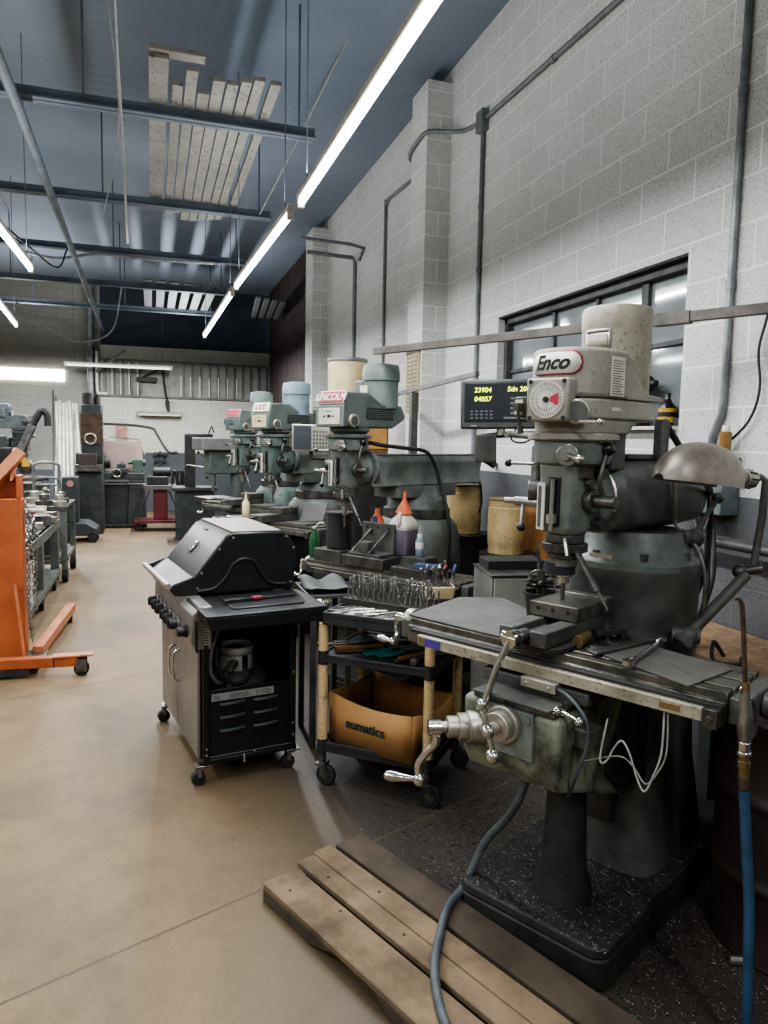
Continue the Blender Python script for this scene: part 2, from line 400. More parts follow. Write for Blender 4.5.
# text frame: local XY of the lettering -> u axis, v axis
def tf(pos, u, v):
    u = Vector(u).normalized(); v = Vector(v); v = (v-u*v.dot(u)).normalized(); w = u.cross(v)
    m = Matrix.Identity(4)
    for i in range(3): m[i][0] = u[i]; m[i][1] = v[i]; m[i][2] = w[i]; m[i][3] = pos[i]
    return m
def rrect(x0, x1, y0, y1, r, n=4):
    pts = []
    for cx, cy, a in ((x1-r, y0+r, -90), (x1-r, y1-r, 0), (x0+r, y1-r, 90), (x0+r, y0+r, 180)):
        for i in range(n+1):
            t = R(a + 90*i/n); pts.append((cx+r*math.cos(t), cy+r*math.sin(t)))
    return pts
# ------------------------------------------------------------------ camera (eye 1.64 m, fitted to the block coursing)
def camera():
    yaw, pitch, roll, f = .3119, .09789, .0197, 724.4
    cy, sy, cp, sp = math.cos(yaw), math.sin(yaw), math.cos(pitch), math.sin(pitch)
    w = Vector((sy*cp, cy*cp, -sp)); r0 = Vector((cy, -sy, 0)); u0 = r0.cross(w)
    r = r0*math.cos(roll) + u0*math.sin(roll); u = u0*math.cos(roll) - r0*math.sin(roll)
    m = Matrix.Identity(4)
    for i in range(3): m[i][0] = r[i]; m[i][1] = u[i]; m[i][2] = -w[i]
    m[2][3] = 1.643
    cd = bpy.data.cameras.new('camera'); cd.sensor_fit = 'HORIZONTAL'; cd.sensor_width = 36; cd.lens = f/768*36
    cd.clip_start = .02; cd.clip_end = 100
    o = bpy.data.objects.new('camera', cd); COL.objects.link(o); o.matrix_world = m; SC.camera = o
camera()
CEIL = 4.877; WX = 2.543; YB = 16.65
# ------------------------------------------------------------------ room shell
struct(MB().box(-7, 2.8, -4.2, 17.2, -.2, 0), 'floor', 'floor')
struct(MB().box(-7, 2.8, -4.2, 17.2, CEIL, CEIL+.15), 'ceiling', 'ceiling')
wy0, wy1, wz0, wz1 = 3.06, 5.13, 1.735, 2.60
w = MB()
w.box(WX, WX+.22, -4.2, wy0, 0, CEIL).box(WX, WX+.22, wy1, 12.4, 0, CEIL).box(WX, WX+.22, wy0, wy1, 0, wz0).box(WX, WX+.22, wy0, wy1, wz1, CEIL)
struct(w, 'wall_right', 'wall_right')
struct(MB().box(2.314, WX+.01, 6.17, 6.56, 0, CEIL-.12), 'trim_1', 'wall_pil')
struct(MB().box(2.314, WX+.01, 10.85, 11.35, 0, CEIL-.12), 'trim_2', 'wall_pil')
w = MB()
for i in range(17): w.prism([(12.4+i*.25, 2.60), (12.4+i*.25+.05, 2.56), (12.4+i*.25+.15, 2.56), (12.4+i*.25+.2, 2.60), (12.4+i*.25+.25, 2.60), (12.4+i*.25+.25, 2.64), (12.4+i*.25, 2.64)], 0, CEIL, 'xy')
for i in range(len(w.v)): w.v[i] = (w.v[i][1], w.v[i][0], w.v[i][2])
struct(w, 'wall_right_rear', 'corrugated')
struct(MB().box(-1.0, 2.8, YB, YB+.2, 0, 3.55), 'wall_back', 'wall_back')
struct(MB().box(-1.0, 2.8, YB+.25, YB+.45, 3.2, CEIL), 'wall_back_upper', pm('dark_gable', '3a424c', '30373f', 1.5, .8))
struct(MB().box(-7, -1.0, YB+.2, YB+.4, 0, CEIL), 'wall_back_left', 'wall_backleft')
struct(MB().box(-7.2, -7, -4.2, 17.2, 0, CEIL), 'wall_left', 'plain_wall')
struct(MB().box(-7, 2.8, -4.4, -4.2, 0, CEIL), 'wall_front', 'plain_wall')
# window in the right wall: deep reveal, steel sash
win = struct(MB().box(2.655, 2.665, wy0+.02, wy1-.02, wz0+.02, wz1-.02), 'window_1', 'pane')
fr = MB()
for y in (wy0+.012, wy1-.03): fr.box(2.60, 2.67, y-.012, y+.03, wz0, wz1)
for z in (wz0, wz1-.055): fr.box(2.60, 2.67, wy0, wy1, z, z+.055)
for y, wd in ((3.50, .03), (3.96, .014), (4.47, .016)): fr.box(2.63, 2.67, y-wd, y+wd, wz0, wz1)
for z in (2.19,): fr.box(2.635, 2.67, wy0, wy1, z-.014, z+.014)
fr.build('window_frame', pm('sash', '4a4b4c', '333435', 9, .6), win, .003)
MB().box(2.48, 2.76, wy0+.01, wy1-.01, wz0-.005, wz0+.012).build('window_sill', 'wall_pil', win)
MB().box(2.55, 2.66, wy0+.001, wy1-.001, wz1-.012, wz1+.001).build('window_lintel', pm('lintel', '3d3c3b', '2e2d2c', 6, .8), win)
# slatted band in the back wall
band = struct(MB().box(-1.0, 2.54, YB-.012, YB+.01, 2.50, 3.24), 'window_2', 'slat_pane')
sl = MB()
for i in range(20):
    x = -.93 + i*.18
    if -.1 < x < .62: continue
    sl.box(x, x+.035, YB-.05, YB-.012, 2.50, 3.24)
sl.build('slat', 'slat_grey', band)
fr = MB()
for z in (2.47, 3.23): fr.box(-1.0, 2.54, YB-.05, YB, z, z+.04)
fr.build('window_frame', 'slat_grey', band)
br = MB()  # thin white strips painting vertical glints over the slats
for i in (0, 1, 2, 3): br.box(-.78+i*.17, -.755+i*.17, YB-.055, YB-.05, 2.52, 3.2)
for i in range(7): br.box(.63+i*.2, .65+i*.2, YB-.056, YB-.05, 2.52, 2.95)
br.build('slat_glint', 'white', band)
# daylight slot in the far left wall
dl = struct(MB().box(-3.4, -1.72, YB+.17, YB+.2, 2.76, 3.0), 'window_3', emit('slot_daylight', 'fff3d6', 9))
# ------------------------------------------------------------------ steel roof trusses
n = 3
for y in (-2.9, -.75, 5.70, 7.85, 10.0, 12.15, 14.3):
    b = MB()
    zb = 3.92
    b.box(-7, 1.22, y-.05, y+.05, zb, zb+.012).box(-7, 1.22, y-.006, y+.006, zb, zb+.085)
    for k in range(6): b.cyl((-6.5+k*1.52, y, zb+.05), (-6.5+k*1.52, y, CEIL), .008, n=6)
    struct(b, 'trim_%d' % n, 'beam'); n += 1
# roof boards laid across the truss chords, each one a thing
def board(x, y0, y1, wd, z, mat, lab, grp, skew=0, th=.03):
    o = MB(T((x, (y0+y1)/2, z)) @ RZ(skew)).box(-wd/2, wd/2, -(y1-y0)/2, (y1-y0)/2, 0, th).build('storage_board', mat, None, .003)
    return tag(o, lab, 'board', grp)
specs = [(.075, 5.02, 8.2, .125), (.20, 5.35, 8.35, .07), (.285, 5.12, 8.25, .075), (.375, 5.42, 8.5, .08), (.463, 5.2, 8.5, .08), (.553, 5.22, 8.45, .078), (.64, 5.15, 8.4, .07), (.72, 5.1, 8.35, .07), (.83, 5.12, 8.1, .07)]
for i, (x, a, b_, wd) in enumerate(specs):
    board(x, a, b_, wd, 4.007, 'plank', ['wide pale board at the left edge of the nearest ceiling stack', 'narrow pale board second from left in the nearest ceiling stack', 'pale board third from left in the nearest ceiling stack', 'pale board fourth from left in the nearest ceiling stack', 'pale board in the middle of the nearest ceiling stack', 'pale board fourth from right in the nearest ceiling stack', 'pale board third from right in the nearest ceiling stack', 'pale board second from right in the nearest ceiling stack', 'pale board at the right edge of the nearest ceiling stack'][i], 'white boards stored across the ceiling beams')
o = MB().box(.02, .36, 4.98, 5.08, 4.04, 4.07).build('storage_board', 'plank', None, .003)
tag(o, 'short pale crosswise board on the near end of the ceiling boards', 'board', 'white boards stored across the ceiling beams')
m2 = pm('plank_shade', '6d706f', '5a5e60', 3, .8)  # darker copy of plank: shade put into the far boards' colour
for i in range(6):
    board(-.02+i*.2, 11.9+.03*i, 14.6, .13, 4.007, m2, 'shade-darkened board laid flat across the far ceiling beams', 'grey boards across the far ceiling beams')
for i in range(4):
    board(1.86+i*.15, 12.6+.1*i, 14.7, .09, 4.007, m2, 'shade-darkened board on the far beams next to the right wall', 'grey boards on the far beams by the right wall', -.09)
# ------------------------------------------------------------------ fluorescent strips
def strip(p0, p1, label, lamp=True, power=26, cat='light', glow='white_glow', wires=True):
    a, b_ = Vector(p0), Vector(p1); c = (a+b_)/2; L_ = (b_-a).length
    ang = math.atan2(-(b_.x-a.x), b_.y-a.y)
    t = thing('strip_light', c, math.degrees(ang), label, cat, 'fluorescent strip lights')
    h = L_/2
    MB().box(-.024, .024, -h, h, .022, .06).build('housing', 'white', t, .006)
    MB().cyl((0, -h+.05, 0), (0, h-.05, 0), .02, n=14).build('tube', glow, t)
    for s in (-1, 1):
        MB().box(-.02, .02, s*(h-.03)-.02, s*(h-.03)+.02, -.03, .035).build('lamp_holder', 'white', t, .003)
        if wires: MB().cyl((0, s*(h-.2), .05), (0, s*(h-.2), CEIL-c.z), .004, n=5).build('hanger', 'beam', t)
    if lamp: arealamp(c-Vector((0, 0, .04)), ang, L_, power)
def arealamp(c, ang, L_, power, up=True):
    ld = bpy.data.lights.new('tube_and_fill_lamp', 'AREA'); ld.shape = 'RECTANGLE'; ld.size = .06; ld.size_y = L_*.95; ld.energy = power; ld.color = (.95, .985, 1)
    lo = bpy.data.objects.new('tube_and_fill_lamp', ld); COL.objects.link(lo); lo.location = c; lo.rotation_euler = (0, 0, ang)
    if up:
        l2 = bpy.data.objects.new('tube_and_fill_uplight', ld.copy()); l2.data.energy = power*.22; COL.objects.link(l2); l2.location = c+Vector((0, 0, .16)); l2.rotation_euler = (PI, 0, -ang)
strip((.885, 1.6, 3.05), (.872, 4.48, 3.05), 'nearest fluorescent strip of the right-hand row, running out of the top of the frame', power=60)
strip((.855, 4.66, 3.05), (.775, 7.08, 3.05), 'middle fluorescent strip of the right-hand row', power=55)
strip((.775, 7.33, 3.05), (.73, 10.6, 3.05), 'farthest fluorescent strip of the right-hand row', power=60)
strip((-1.0, 4.6, 3.05), (-.965, 7.05, 3.05), 'fluorescent strip at the left edge, the nearer of two', power=45)
strip((-1.54, 8.6, 3.05), (-1.66, 10.7, 3.05), 'short far fluorescent strip at the left edge below the trusses', power=45)
strip((-1.66, 16.15, 3.06), (.45, 16.05, 3.05), 'dim fluorescent strip hung crosswise before the back wall', lamp=False, glow=emit('dim_tube', 'e9eae4', 1.1))
# added fill lamps without fixtures: unseen rows behind and left, two brightening the back
for x, y, p in ((.85, -1.3, 60), (-2.6, -1.0, 70), (-2.6, 3.0, 70), (-5, 1, 70), (-5, 6, 70), (-4.2, 11, 80), (.6, 13.5, 190), (-2, 14, 130)):
    arealamp(Vector((x, y, 3.3)), 0, 2.4, p)
w = bpy.data.worlds.new('world'); SC.world = w; w.use_nodes = True
w.node_tree.nodes['Background'].inputs[0].default_value = (.6, .66, .75, 1); w.node_tree.nodes['Background'].inputs[1].default_value = .3
# ------------------------------------------------------------------ pipes, conduit, wires
def pipe(name, pts, r, mat, label, cat, group=None, sm=0, n=10, extra=None):
    t = MB().tube(pts, r, n, sm)
    if extra:
        for e in extra: t.cyl(*e)
    o = t.build(name, mat, None)
    return tag(o, label, cat, group)
cx = WX-.021
pipe('conduit', [(cx, 2.745, CEIL-.02), (cx, 2.745, 1.86), (cx, 2.75, 1.80), (cx, 2.80, 1.70), (cx, 2.81, 1.62)], .017, 'galv', 'pale vertical conduit down the block wall to the grey switch box', 'conduit',
     extra=[((cx, 2.745, 2.36), (cx, 2.745, 2.40), .021), ((cx-.0, 2.745, 3.2), (cx, 2.745, 3.24), .021)])
pipe('conduit', [(cx, 5.47, 4.10), (cx, 5.47, 1.3)], .018, 'conduit_dark', 'grey vertical conduit dropping from the wall junction box left of the window', 'conduit', extra=[((cx, 5.47, 3.0), (cx, 5.47, 3.04), .023), ((cx, 5.47, 3.5), (cx, 5.47, 3.53), .023)])
jb = MB().box(WX-.06, WX, 5.41, 5.53, 4.08, 4.24).build('junction_box', 'conduit_dark', None, .004)
tag(jb, 'small grey junction box high on the wall where conduits meet', 'electrical box')
pipe('conduit', [(cx, -2, 4.11), (cx, 3.6, 4.12), (cx, 5.41, 4.17)], .02, 'conduit_dark', 'long grey conduit running along the wall above the window', 'conduit', extra=[((cx, 4.4, 4.14), (cx, 4.44, 4.14), .025)])
pipe('conduit', [(cx, 5.53, 4.17), (cx, 5.9, 4.25), (2.40, 6.1, 4.31), (2.294, 6.2, 4.31), (2.29, 6.55, 4.26), (2.40, 6.72, 4.25), (cx, 6.9, 4.25), (cx, 7.85, 4.29)], .018, 'conduit_dark', 'bent grey conduit wrapping around the nearer wall pier', 'conduit', sm=3)
pipe('conduit', [(cx, 7.85, 4.29), (cx, 7.96, 4.25), (cx, 7.98, 4.12), (cx, 7.98, 2.0)], .017, 'conduit_dark', 'thin vertical conduit on the wall between the two piers', 'conduit', sm=3, extra=[((cx, 7.98, 2.75), (cx, 7.98, 2.8), .026)])
pipe('conduit', [(1.9, 9.25, 3.99), (cx-.03, 9.24, 3.97), (cx, 9.24, 3.9), (cx, 9.25, 2.2)], .026, 'conduit_dark', 'dark angled pipe turning down the wall before the farther pier', 'pipe')
pipe('conduit', [(1.75, 8.9, 4.06), (2.35, 8.85, 4.03), (cx, 8.85, 4.0), (cx, 9.05, 3.9)], .02, 'conduit_dark', 'short dark pipe jutting from the wall above the angled pipe', 'pipe', extra=[((cx-.01, 9.0, 3.94), (WX+.004, 9.0, 3.94), .012)])
pipe('sprinkler_pipe', [(-.80, -2, 3.80), (-.815, 5.6, 3.80), (-.89, 13, 3.80), (-.9, YB, 3.80)], .035, pm('pipe_grey', '5d646b', '474d54', 4, .6), 'grey sprinkler pipe running lengthwise under the trusses', 'pipe')
pipe('hanging_wire', [(-.19, 5.0, 4.87), (-.178, 5.0, 4.29), (-.165, 5.02, 3.9), (-.15, 5.0, 3.6), (-.14, 5.02, 3.3), (-.125, 5.0, 2.85)], .007, 'white', 'white cable hanging straight down from the roof', 'cable', sm=3, n=6)
pipe('hanging_wire', [(-.27, 5.0, 4.87), (-.21, 5.0, 4.2), (-.17, 5.1, 3.75), (-.2, 5.2, 3.4), (-.3, 5.3, 3.05)], .004, 'white_wire', 'thin grey wire drooping beside the white hanging cable', 'cable', sm=3, n=5)
pipe('roof_cable', [(-1.6, 9.9, 3.86), (-1.1, 9.9, 3.78), (-.6, 9.92, 3.88), (.05, 9.92, 3.87), (.9, 9.92, 3.9)], .018, 'galv', 'pale cable run strapped under the third visible truss', 'cable', sm=4, n=6)
pipe('roof_cable', [(-1.9, 12.0, 3.6), (-1.4, 12.05, 3.2), (-1.0, 12.1, 3.05), (-.55, 12.1, 3.25), (-.4, 12.12, 3.92)], .012, 'white_wire', 'drooping pale cable loop below the far trusses at left', 'cable', sm=5, n=6)
pipe('roof_cable', [(-1.7, 7.8, 3.95), (-1.2, 8.6, 3.6), (-1.0, 9.3, 3.55), (-.95, 9.9, 3.9)], .01, 'cable', 'black cable sagging between trusses at upper left', 'cable', sm=5, n=6)
pipe('hanging_wire', [(1.55, 6.0, 4.87), (1.28, 7.0, 4.3), (1.1, 7.8, 3.95)], .006, 'white_wire', 'thin wire slanting down between roof deck and truss near the right wall', 'cable', sm=3, n=5)
pipe('drain_pipe', [(-1.19, YB+.05, 0), (-1.19, YB+.05, 3.4), (-1.19, YB+.05, CEIL)], .075, 'galv', 'grey vertical drain pipe at the back corner', 'pipe', n=14, extra=[((-1.19, YB+.05, 2.0), (-1.19, YB+.05, 2.1), .09, None, 14), ((-1.19, YB+.05, 3.3), (-1.19, YB+.05, 3.42), .09, None, 14)])
pipe('pale_conduit', [(-1.06, YB-.06, 3.4), (-1.06, YB-.06, 2.6), (-1.0, YB-.06, 2.53), (-.86, YB-.06, 2.52)], .03, 'white', 'white bent conduit at the left end of the slatted band', 'conduit', sm=3)
pipe('strut_arm', [(-1.1, YB-.05, 2.95), (-.5, YB-.4, 3.4)], .03, 'galv', 'grey diagonal brace pipe near the back corner', 'pipe')
# ------------------------------------------------------------------ milling machines (local: x along the table, y to the back, z up)
def ball_lever(name, p0, p1, r, rb, parent, rod='steel', knob='black_gloss', kname='knob'):
    o = MB().cyl(p0, p1, r, n=10).build(name, rod, parent)
    MB().sph(p1, rb).build(kname, knob, o)
    return o
def crank(name, X, parent, arm=.10, grip=.075, s=1.):
    """balanced crank handle: local z is the shaft, the arm runs along local x"""
    b = MB(X).cyl((0, 0, -.02), (0, 0, .022), .02, n=14)
    b.tube([(0, 0, .012), (arm*.35, 0, .02), (arm*.7, 0, .004), (arm, 0, .01)], [.014]*5+[.012]*5+[.012]*6, 8, 5)
    b.cyl((arm, 0, 0), (arm, 0, .022), .014, n=12)
    o = b.build(name, 'chrome', parent)
    g = MB(X).lathe([(.006, 0), (.008, .02), (.014, grip*.45), (.0165, grip*.8), (.012, grip*.98), (.004, grip)], T((arm, 0, .02)), 12)
    g.build('handle_grip', 'chrome', o)
    return o
RAILMAT = {True: ('rail', 'table_steel'), False: ('steel_dark', 'table_dark')}
M['table_dark'] = pm('table_dark', '5c574e', '3a3833', 10, .45, .6)
def mill(name, label, O, A, TA, over=.44, zt=1.0, c=None, style='round', tx=(-.55, .56), sw=-.04, rear=.42, words=None, detail=True, motor_r=.117, ztop=2.115, mo_off=.285, group='vertical milling machines in a row along the right wall'):
    c = c or {}
    body = c.get('body', 'mill_dark'); green = c.get('green', 'mill_green'); gear = c.get('gear', 'mill_gear'); head = c.get('head', 'enco_head'); motor = c.get('motor', 'enco_motor')
    t = thing(name, (O[0], O[1], 0), A, label, 'milling machine', group)
    dz = zt-1.0
    # base casting with a raised rim
    b = MB().prism(rrect(-.28, .28, -.40, .66, .06), 0, .10).prism(rrect(-.28, .28, -.40, .66, .06), .10, .135, tp=rrect(-.275, .275, -.395, .655, .06))
    b.build('base', 'mill_black', t, .008)
    MB().loft([(.135, 0, .33, .225, .29, 6), (.45, 0, .33, .19, .25, 5), (.80, 0, .315, .185, .225, 4), (.93, 0, .30, .205, .215, 3), (1.0, 0, .30, .228, .228, 2), (1.17, 0, .30, .232, .232, 2), (1.19, 0, .30, .238, .238, 2), (1.205, 0, .30, .238, .238, 2)] if style == 'round' else [(.135, 0, .33, .255, .29, 6), (.5, 0, .325, .25, .275, 5), (.85, 0, .31, .262, .275, 4), (1.0, 0, .30, .272, .272, 3), (1.07, 0, .30, .262, .262, 2.6), (1.115, 0, .30, .238, .238, 2.2), (1.135, 0, .30, .20, .20, 2)]).build('column', body, t)
    MB().prism([(-.10, .12), (.10, .12), (.075, .04), (-.075, .04)], .3, .98, 'xy').build('knee_way', 'steel_dark', t, .003)
    # elevating screw pedestal
    MB().lathe([(.10, .13), (.095, .17), (.075, .24), (.068, .42), (.062, .52+dz)], T((.03, -.2, 0)), 20).build('screw_pedestal', 'mill_black', t)
    # knee
    k = MB().prism([(-.50, .845+dz), (-.50, .665+dz), (-.47, .615+dz), (-.30, .555+dz), (-.05, .46+dz), (.06, .44+dz), (.06, .845+dz)], -.19, .155, 'yz')
    kn = k.build('knee', c.get('knee', 'knee_green'), t, .018, segs=3)
    MB().box(-.15, .14, -.50, .06, .845+dz, .868+dz).build('knee_way_cover', 'steel_dark', t, .004)
    MB().box(-.14, .13, -.52, -.28, .868+dz, .874+dz).build('chip_guard', 'mill_dark', t, .001)
    # dial plate of the cross feed and its ball crank
    MB().box(-.085, .075, -.512, -.495, .70+dz, .845+dz).cyl((-.07, -.513, .82+dz), (-.07, -.517, .82+dz), .008, n=8).cyl((.06, -.513, .82+dz), (.06, -.517, .82+dz), .008, n=8).build('cross_feed_plate', 'mill_gear', t, .004)
    d = MB().cyl((-.02, -.512, .795+dz), (-.02, -.535, .795+dz), .058, n=28).cyl((-.02, -.535, .795+dz), (-.02, -.565, .795+dz), .045, n=28).cyl((-.02, -.565, .795+dz), (-.02, -.61, .795+dz), .02, n=16)
    hub = d.build('cross_feed_dial', 'alu', t, .003)
    MB().cyl((-.045, -.60, .868+dz), (.0, -.60, .728+dz), .0085, n=10).build('cross_feed_handle', 'chrome', hub)
    for bx_, bz_, br_ in ((-.02, .795, .022), (-.045, .870, .018), (.0, .725, .023)): MB().sph((bx_, -.602, bz_+dz), br_).build('ball_end', 'chrome', hub)
    # knee crank on the left front corner of the knee
    ax = Vector((-.66, -.75, 0)).normalized()
    p = Vector((-.12, -.47, .745+dz))
    q = MB().cyl(p, p+ax*.06, .055, .05, 24).cyl(p+ax*.06, p+ax*.09, .043, n=24).cyl(p+ax*.09, p+ax*.125, .034, n=24).cyl(p+ax*.125, p+ax*.165, .018, n=16)
    kd = q.build('knee_crank_dial', 'alu', t, .002)
    e = p+ax*.165
    b = MB().cyl(e-ax*.02, e+ax*.02, .025, n=16)
    dn = Vector((.05, -.05, -1)).normalized()
    b.tube([e, e+Vector((.01, -.0, -.045)), e+dn*.09+Vector((-.025, -.01, 0)), e+dn*.13+Vector((-.045, -.02, 0)), e+dn*.175+Vector((-.04, -.02, 0))], [.013]*21, 8, 5)
    b.sph(e+dn*.175+Vector((-.04, -.02, 0)), .022)
    kc = b.build('knee_crank', 'chrome', t)
    g0 = e+dn*.175+Vector((-.04, -.02, 0)); gd = Vector((-.93, -.3, -.1)).normalized()
    m, _ = MB().frame(g0, g0+gd)
    MB().lathe([(.008, .0), (.009, .03), (.013, .06), (.0175, .095), (.0145, .118), (.004, .128)], m, 14).build('crank_grip', 'chrome', kc)
    # saddle, table with T slots
    MB().box(-.19, .19, -.40, .02, .868+dz, .91+dz).build('saddle', 'mill_dark', t, .006)
    y0, y1 = -.365, -.07
    prof = [(y0, .915+dz), (y0, zt-.025), (y0+.012, zt-.025), (y0+.012, zt)]
    for ys in (y0+.06, y0+.147, y0+.234):
        prof += [(ys-.009, zt), (ys-.009, zt-.022), (ys+.009, zt-.022), (ys+.009, zt)]
    prof += [(y1-.012, zt), (y1-.012, zt-.025), (y1, zt-.025), (y1, .915+dz)]
    MB().prism(prof, tx[0], tx[1], 'yz').build('table', RAILMAT[detail][1], t, .002, segs=1)
    # end brackets
    for s, x in ((-1, tx[0]), (1, tx[1])):
        eb = MB().box(min(x, x+s*.05), max(x, x+s*.05), y0+.02, y1-.02, .915+dz, zt-.012).cyl((x+s*.05, -.21, .945+dz), (x+s*.095, -.21, .945+dz), .036, n=22).build('table_end_bracket', 'mill_dark', t, .006)
        hd = MB().cyl((x+s*.095, -.21, .945+dz), (x+s*.125, -.21, .945+dz), .045, n=26).cyl((x+s*.125, -.21, .945+dz), (x+s*.165, -.21, .945+dz), .016, n=12).build('feed_dial', 'alu', eb, .002)
        X = T((x+s*.165, -.21, .945+dz)) @ RY(s*PI/2) @ RZ(R(200 if s < 0 else -80))
        crank('table_crank', X, t)
    # DRO scale along the front of the table
    MB().box(tx[0]+.085, tx[1]-.005, -.41, -.375, .925+dz, .962+dz).build('scale_rail', RAILMAT[detail][0], t, .003)
    MB().box(tx[0]+.035, tx[1]+.0, -.392, -.365, .962+dz, .972+dz).build('scale_shield', 'mill_black' if detail else 'table_dark', t, .001)  # dark cover strip; its black paints the shadow band under the table lip
    MB().box(tx[1]-.042, tx[1]-.002, -.418, -.375, .915+dz, .966+dz).cyl((tx[1]-.022, -.418, .94+dz), (tx[1]-.022, -.422, .94+dz), .009, n=10).build('rail_end_block', 'steel_dark', t, .003)
    if detail:
        o = MB().box(tx[0]+.12, tx[0]+.19, -.4115, -.41, .928+dz, .956+dz).build('rail_sticker', 'purple', t)
        MB().box(tx[0]+.092, tx[0]+.12, -.4115, -.41, .928+dz, .956+dz).build('rail_sticker', pm('olive_sticker', '6d6430', '5c5426', 8, .5), t)
        MB().box(tx[1]-.155, tx[1]-.10, -.4115, -.41, .936+dz, .952+dz).build('rail_plate', 'brass', t)
        MB().box(-.02, .10, -.435, -.375, .895+dz, .925+dz).cyl((.0, -.436, .91+dz), (.0, -.44, .91+dz), .006, n=8).cyl((.08, -.436, .91+dz), (.08, -.44, .91+dz), .006, n=8).build('scale_reader', 'alu', t, .003)
        MB().tube([(.10, -.42, .91+dz), (.16, -.45, .905+dz), (.215, -.46, .86+dz), (.225, -.46, .79+dz), (.20, -.46, .70+dz), (.165, -.43, .62+dz), (.14, -.40, .58+dz)], .005, 8, 5).build('reader_cable', 'cable_grey', t)
        b = MB().cyl((.135, -.40, .865+dz), (.145, -.47, .865+dz), .012, n=12).cyl((.145, -.47, .865+dz), (.20, -.475, .855+dz), .005, n=8)
        b.sph((.135, -.48, .867+dz), .014).sph((.205, -.476, .853+dz), .015).build('table_lock', 'chrome', t)
        sb = MB().box(.13, .21, -.42, -.33, .75+dz, .805+dz).build('limit_switch_box', 'mill_dark', t, .003)
        MB().box(.135, .145, -.425, -.42, .757+dz, .798+dz).box(.155, .165, -.425, -.42, .757+dz, .798+dz).build('switch_plunger', 'steel', sb)
        MB().tube([(.41, -.385, .92+dz), (.41, -.39, .80+dz), (.392, -.39, .73+dz), (.37, -.39, .675+dz), (.348, -.39, .70+dz), (.32, -.39, .77+dz), (.295, -.39, .80+dz), (.272, -.39, .77+dz), (.255, -.39, .73+dz), (.237, -.39, .715+dz), (.23, -.385, .74+dz), (.235, -.36, .84+dz)], .003, 7, 5).build('sensor_wire', 'white_wire', t)
        MB().tube([(.418, -.38, .92+dz), (.418, -.375, .80+dz), (.40, -.375, .74+dz), (.365, -.375, .69+dz), (.325, -.375, .73+dz), (.28, -.375, .745+dz), (.17, -.36, .69+dz), (.14, -.34, .68+dz)], .0024, 7, 5).build('sensor_wire', 'white_wire', t)
        # oily sheet-metal apron hanging behind the knee
        MB().prism([(-.06, .845), (-.2, .60), (-.1, .5), (.1, .48), (.1, .9)], .16, .168, 'yz').build('way_apron', 'mill_black', t)
    # ---------------- upper half, swung about the turret axis
    Ux = T((0, .30, 0)) @ RZ(R(TA-A))
    def U(): return MB(Ux)
    v = -over
    if style == 'round': U().lathe([(.235, 1.205), (.235, 1.225), (.21, 1.24), (.185, 1.30), (.175, 1.335)], None, 36).build('turret', green, t)
    else:
        U().lathe([(.225, 1.125), (.232, 1.13), (.232, 1.185), (.225, 1.19)], None, 36).build('turret_ring', 'steel_dark', t)
        U().lathe([(.20, 1.19), (.19, 1.25), (.15, 1.28), (.13, 1.345)], None, 36).box(-.12, .12, -.30, .28, 1.27, 1.346).build('turret', green, t)
    if detail:
        for a in (-150, -100, -50, 0):
            p = Ux @ Vector((.205*math.cos(R(a)), .205*math.sin(R(a)), 1.24))
            MB().cyl(p, p+Vector((0, 0, .025)), .014, n=6).build('turret_bolt', 'steel_dark', t)
    rz0, rz1 = 1.345, 1.60 if style == 'round' else 1.545
    if style == 'round':
        b = U().loft([(v+.13, 0, 1.47, .10, .10, 2), (v+.16, 0, 1.47, .128, .125, 2.4), (v+.42, 0, 1.47, .135, .128, 2.8), (.10, 0, 1.47, .135, .13, 2.8), (rear*.6, 0, 1.465, .13, .125, 2.6), (rear, 0, 1.455, .115, .11, 2.4), (rear+.02, 0, 1.455, .09, .09, 2.2)], 'y', 40)
        b.build('ram', green, t)
    else:
        b = U().prism([(-.10, rz0), (.10, rz0), (.075, rz0+.06), (.095, rz1-.03), (.075, rz1), (-.075, rz1), (-.095, rz1-.03), (-.075, rz0+.06)], v+.16, rear, 'xz')
        b.build('ram', green, t, .012)
    # ram top cover and turret locks
    U().box(-.07, .07, v+.25, rear-.05, rz1-.005, rz1+.012).build('ram_cover', 'mill_dark', t, .003)
    ca = U().cyl((0, v+.16, 1.46), (0, v+.19, 1.46), .125, n=32)
    for a in (40, 130, 220, 310):
        ca.cyl((.09*math.cos(R(a)), v+.155, 1.46+.09*math.sin(R(a))), (.09*math.cos(R(a)), v+.14, 1.46+.09*math.sin(R(a))), .014, n=8)
    ca.build('tilt_plate', green, t, .003)
    # knuckle between ram and head
    U().loft([(v+.03, 0, 1.46, .07, .105, 3), (v+.08, 0, 1.46, .085, .10, 2.4), (v+.145, 0, 1.46, .10, .105, 2)], 'y', 28).build('ram_adapter', gear, t)
    if detail:
        for z_ in (1.55, 1.385): U().cyl((.075, v+.06, z_), (.107, v+.055, z_), .018, n=12).build('clamp_bolt', 'steel_dark', t)
        arc = [(.118+.0*i, v+.15-.02, 1.46) for i in range(1)]
        U().tube([(.10*math.cos(R(a)), v+.135, 1.46+.115*math.sin(R(a))) for a in range(-20, 75, 12)], .007, 6).build('tilt_scale', 'alu', t)
    # quill head
    q = U().loft([(1.345, 0, v, .058, .06, 3), (1.37, 0, v-.005, .07, .072, 4), (1.54, 0, v-.005, .072, .074, 4), (1.575, 0, v-.005, .076, .078, 4)], 'z', 28)
    q.box(-.06, .06, v+.0, v+.09, 1.37, 1.56)
    q.build('quill_head', gear, t, .004)
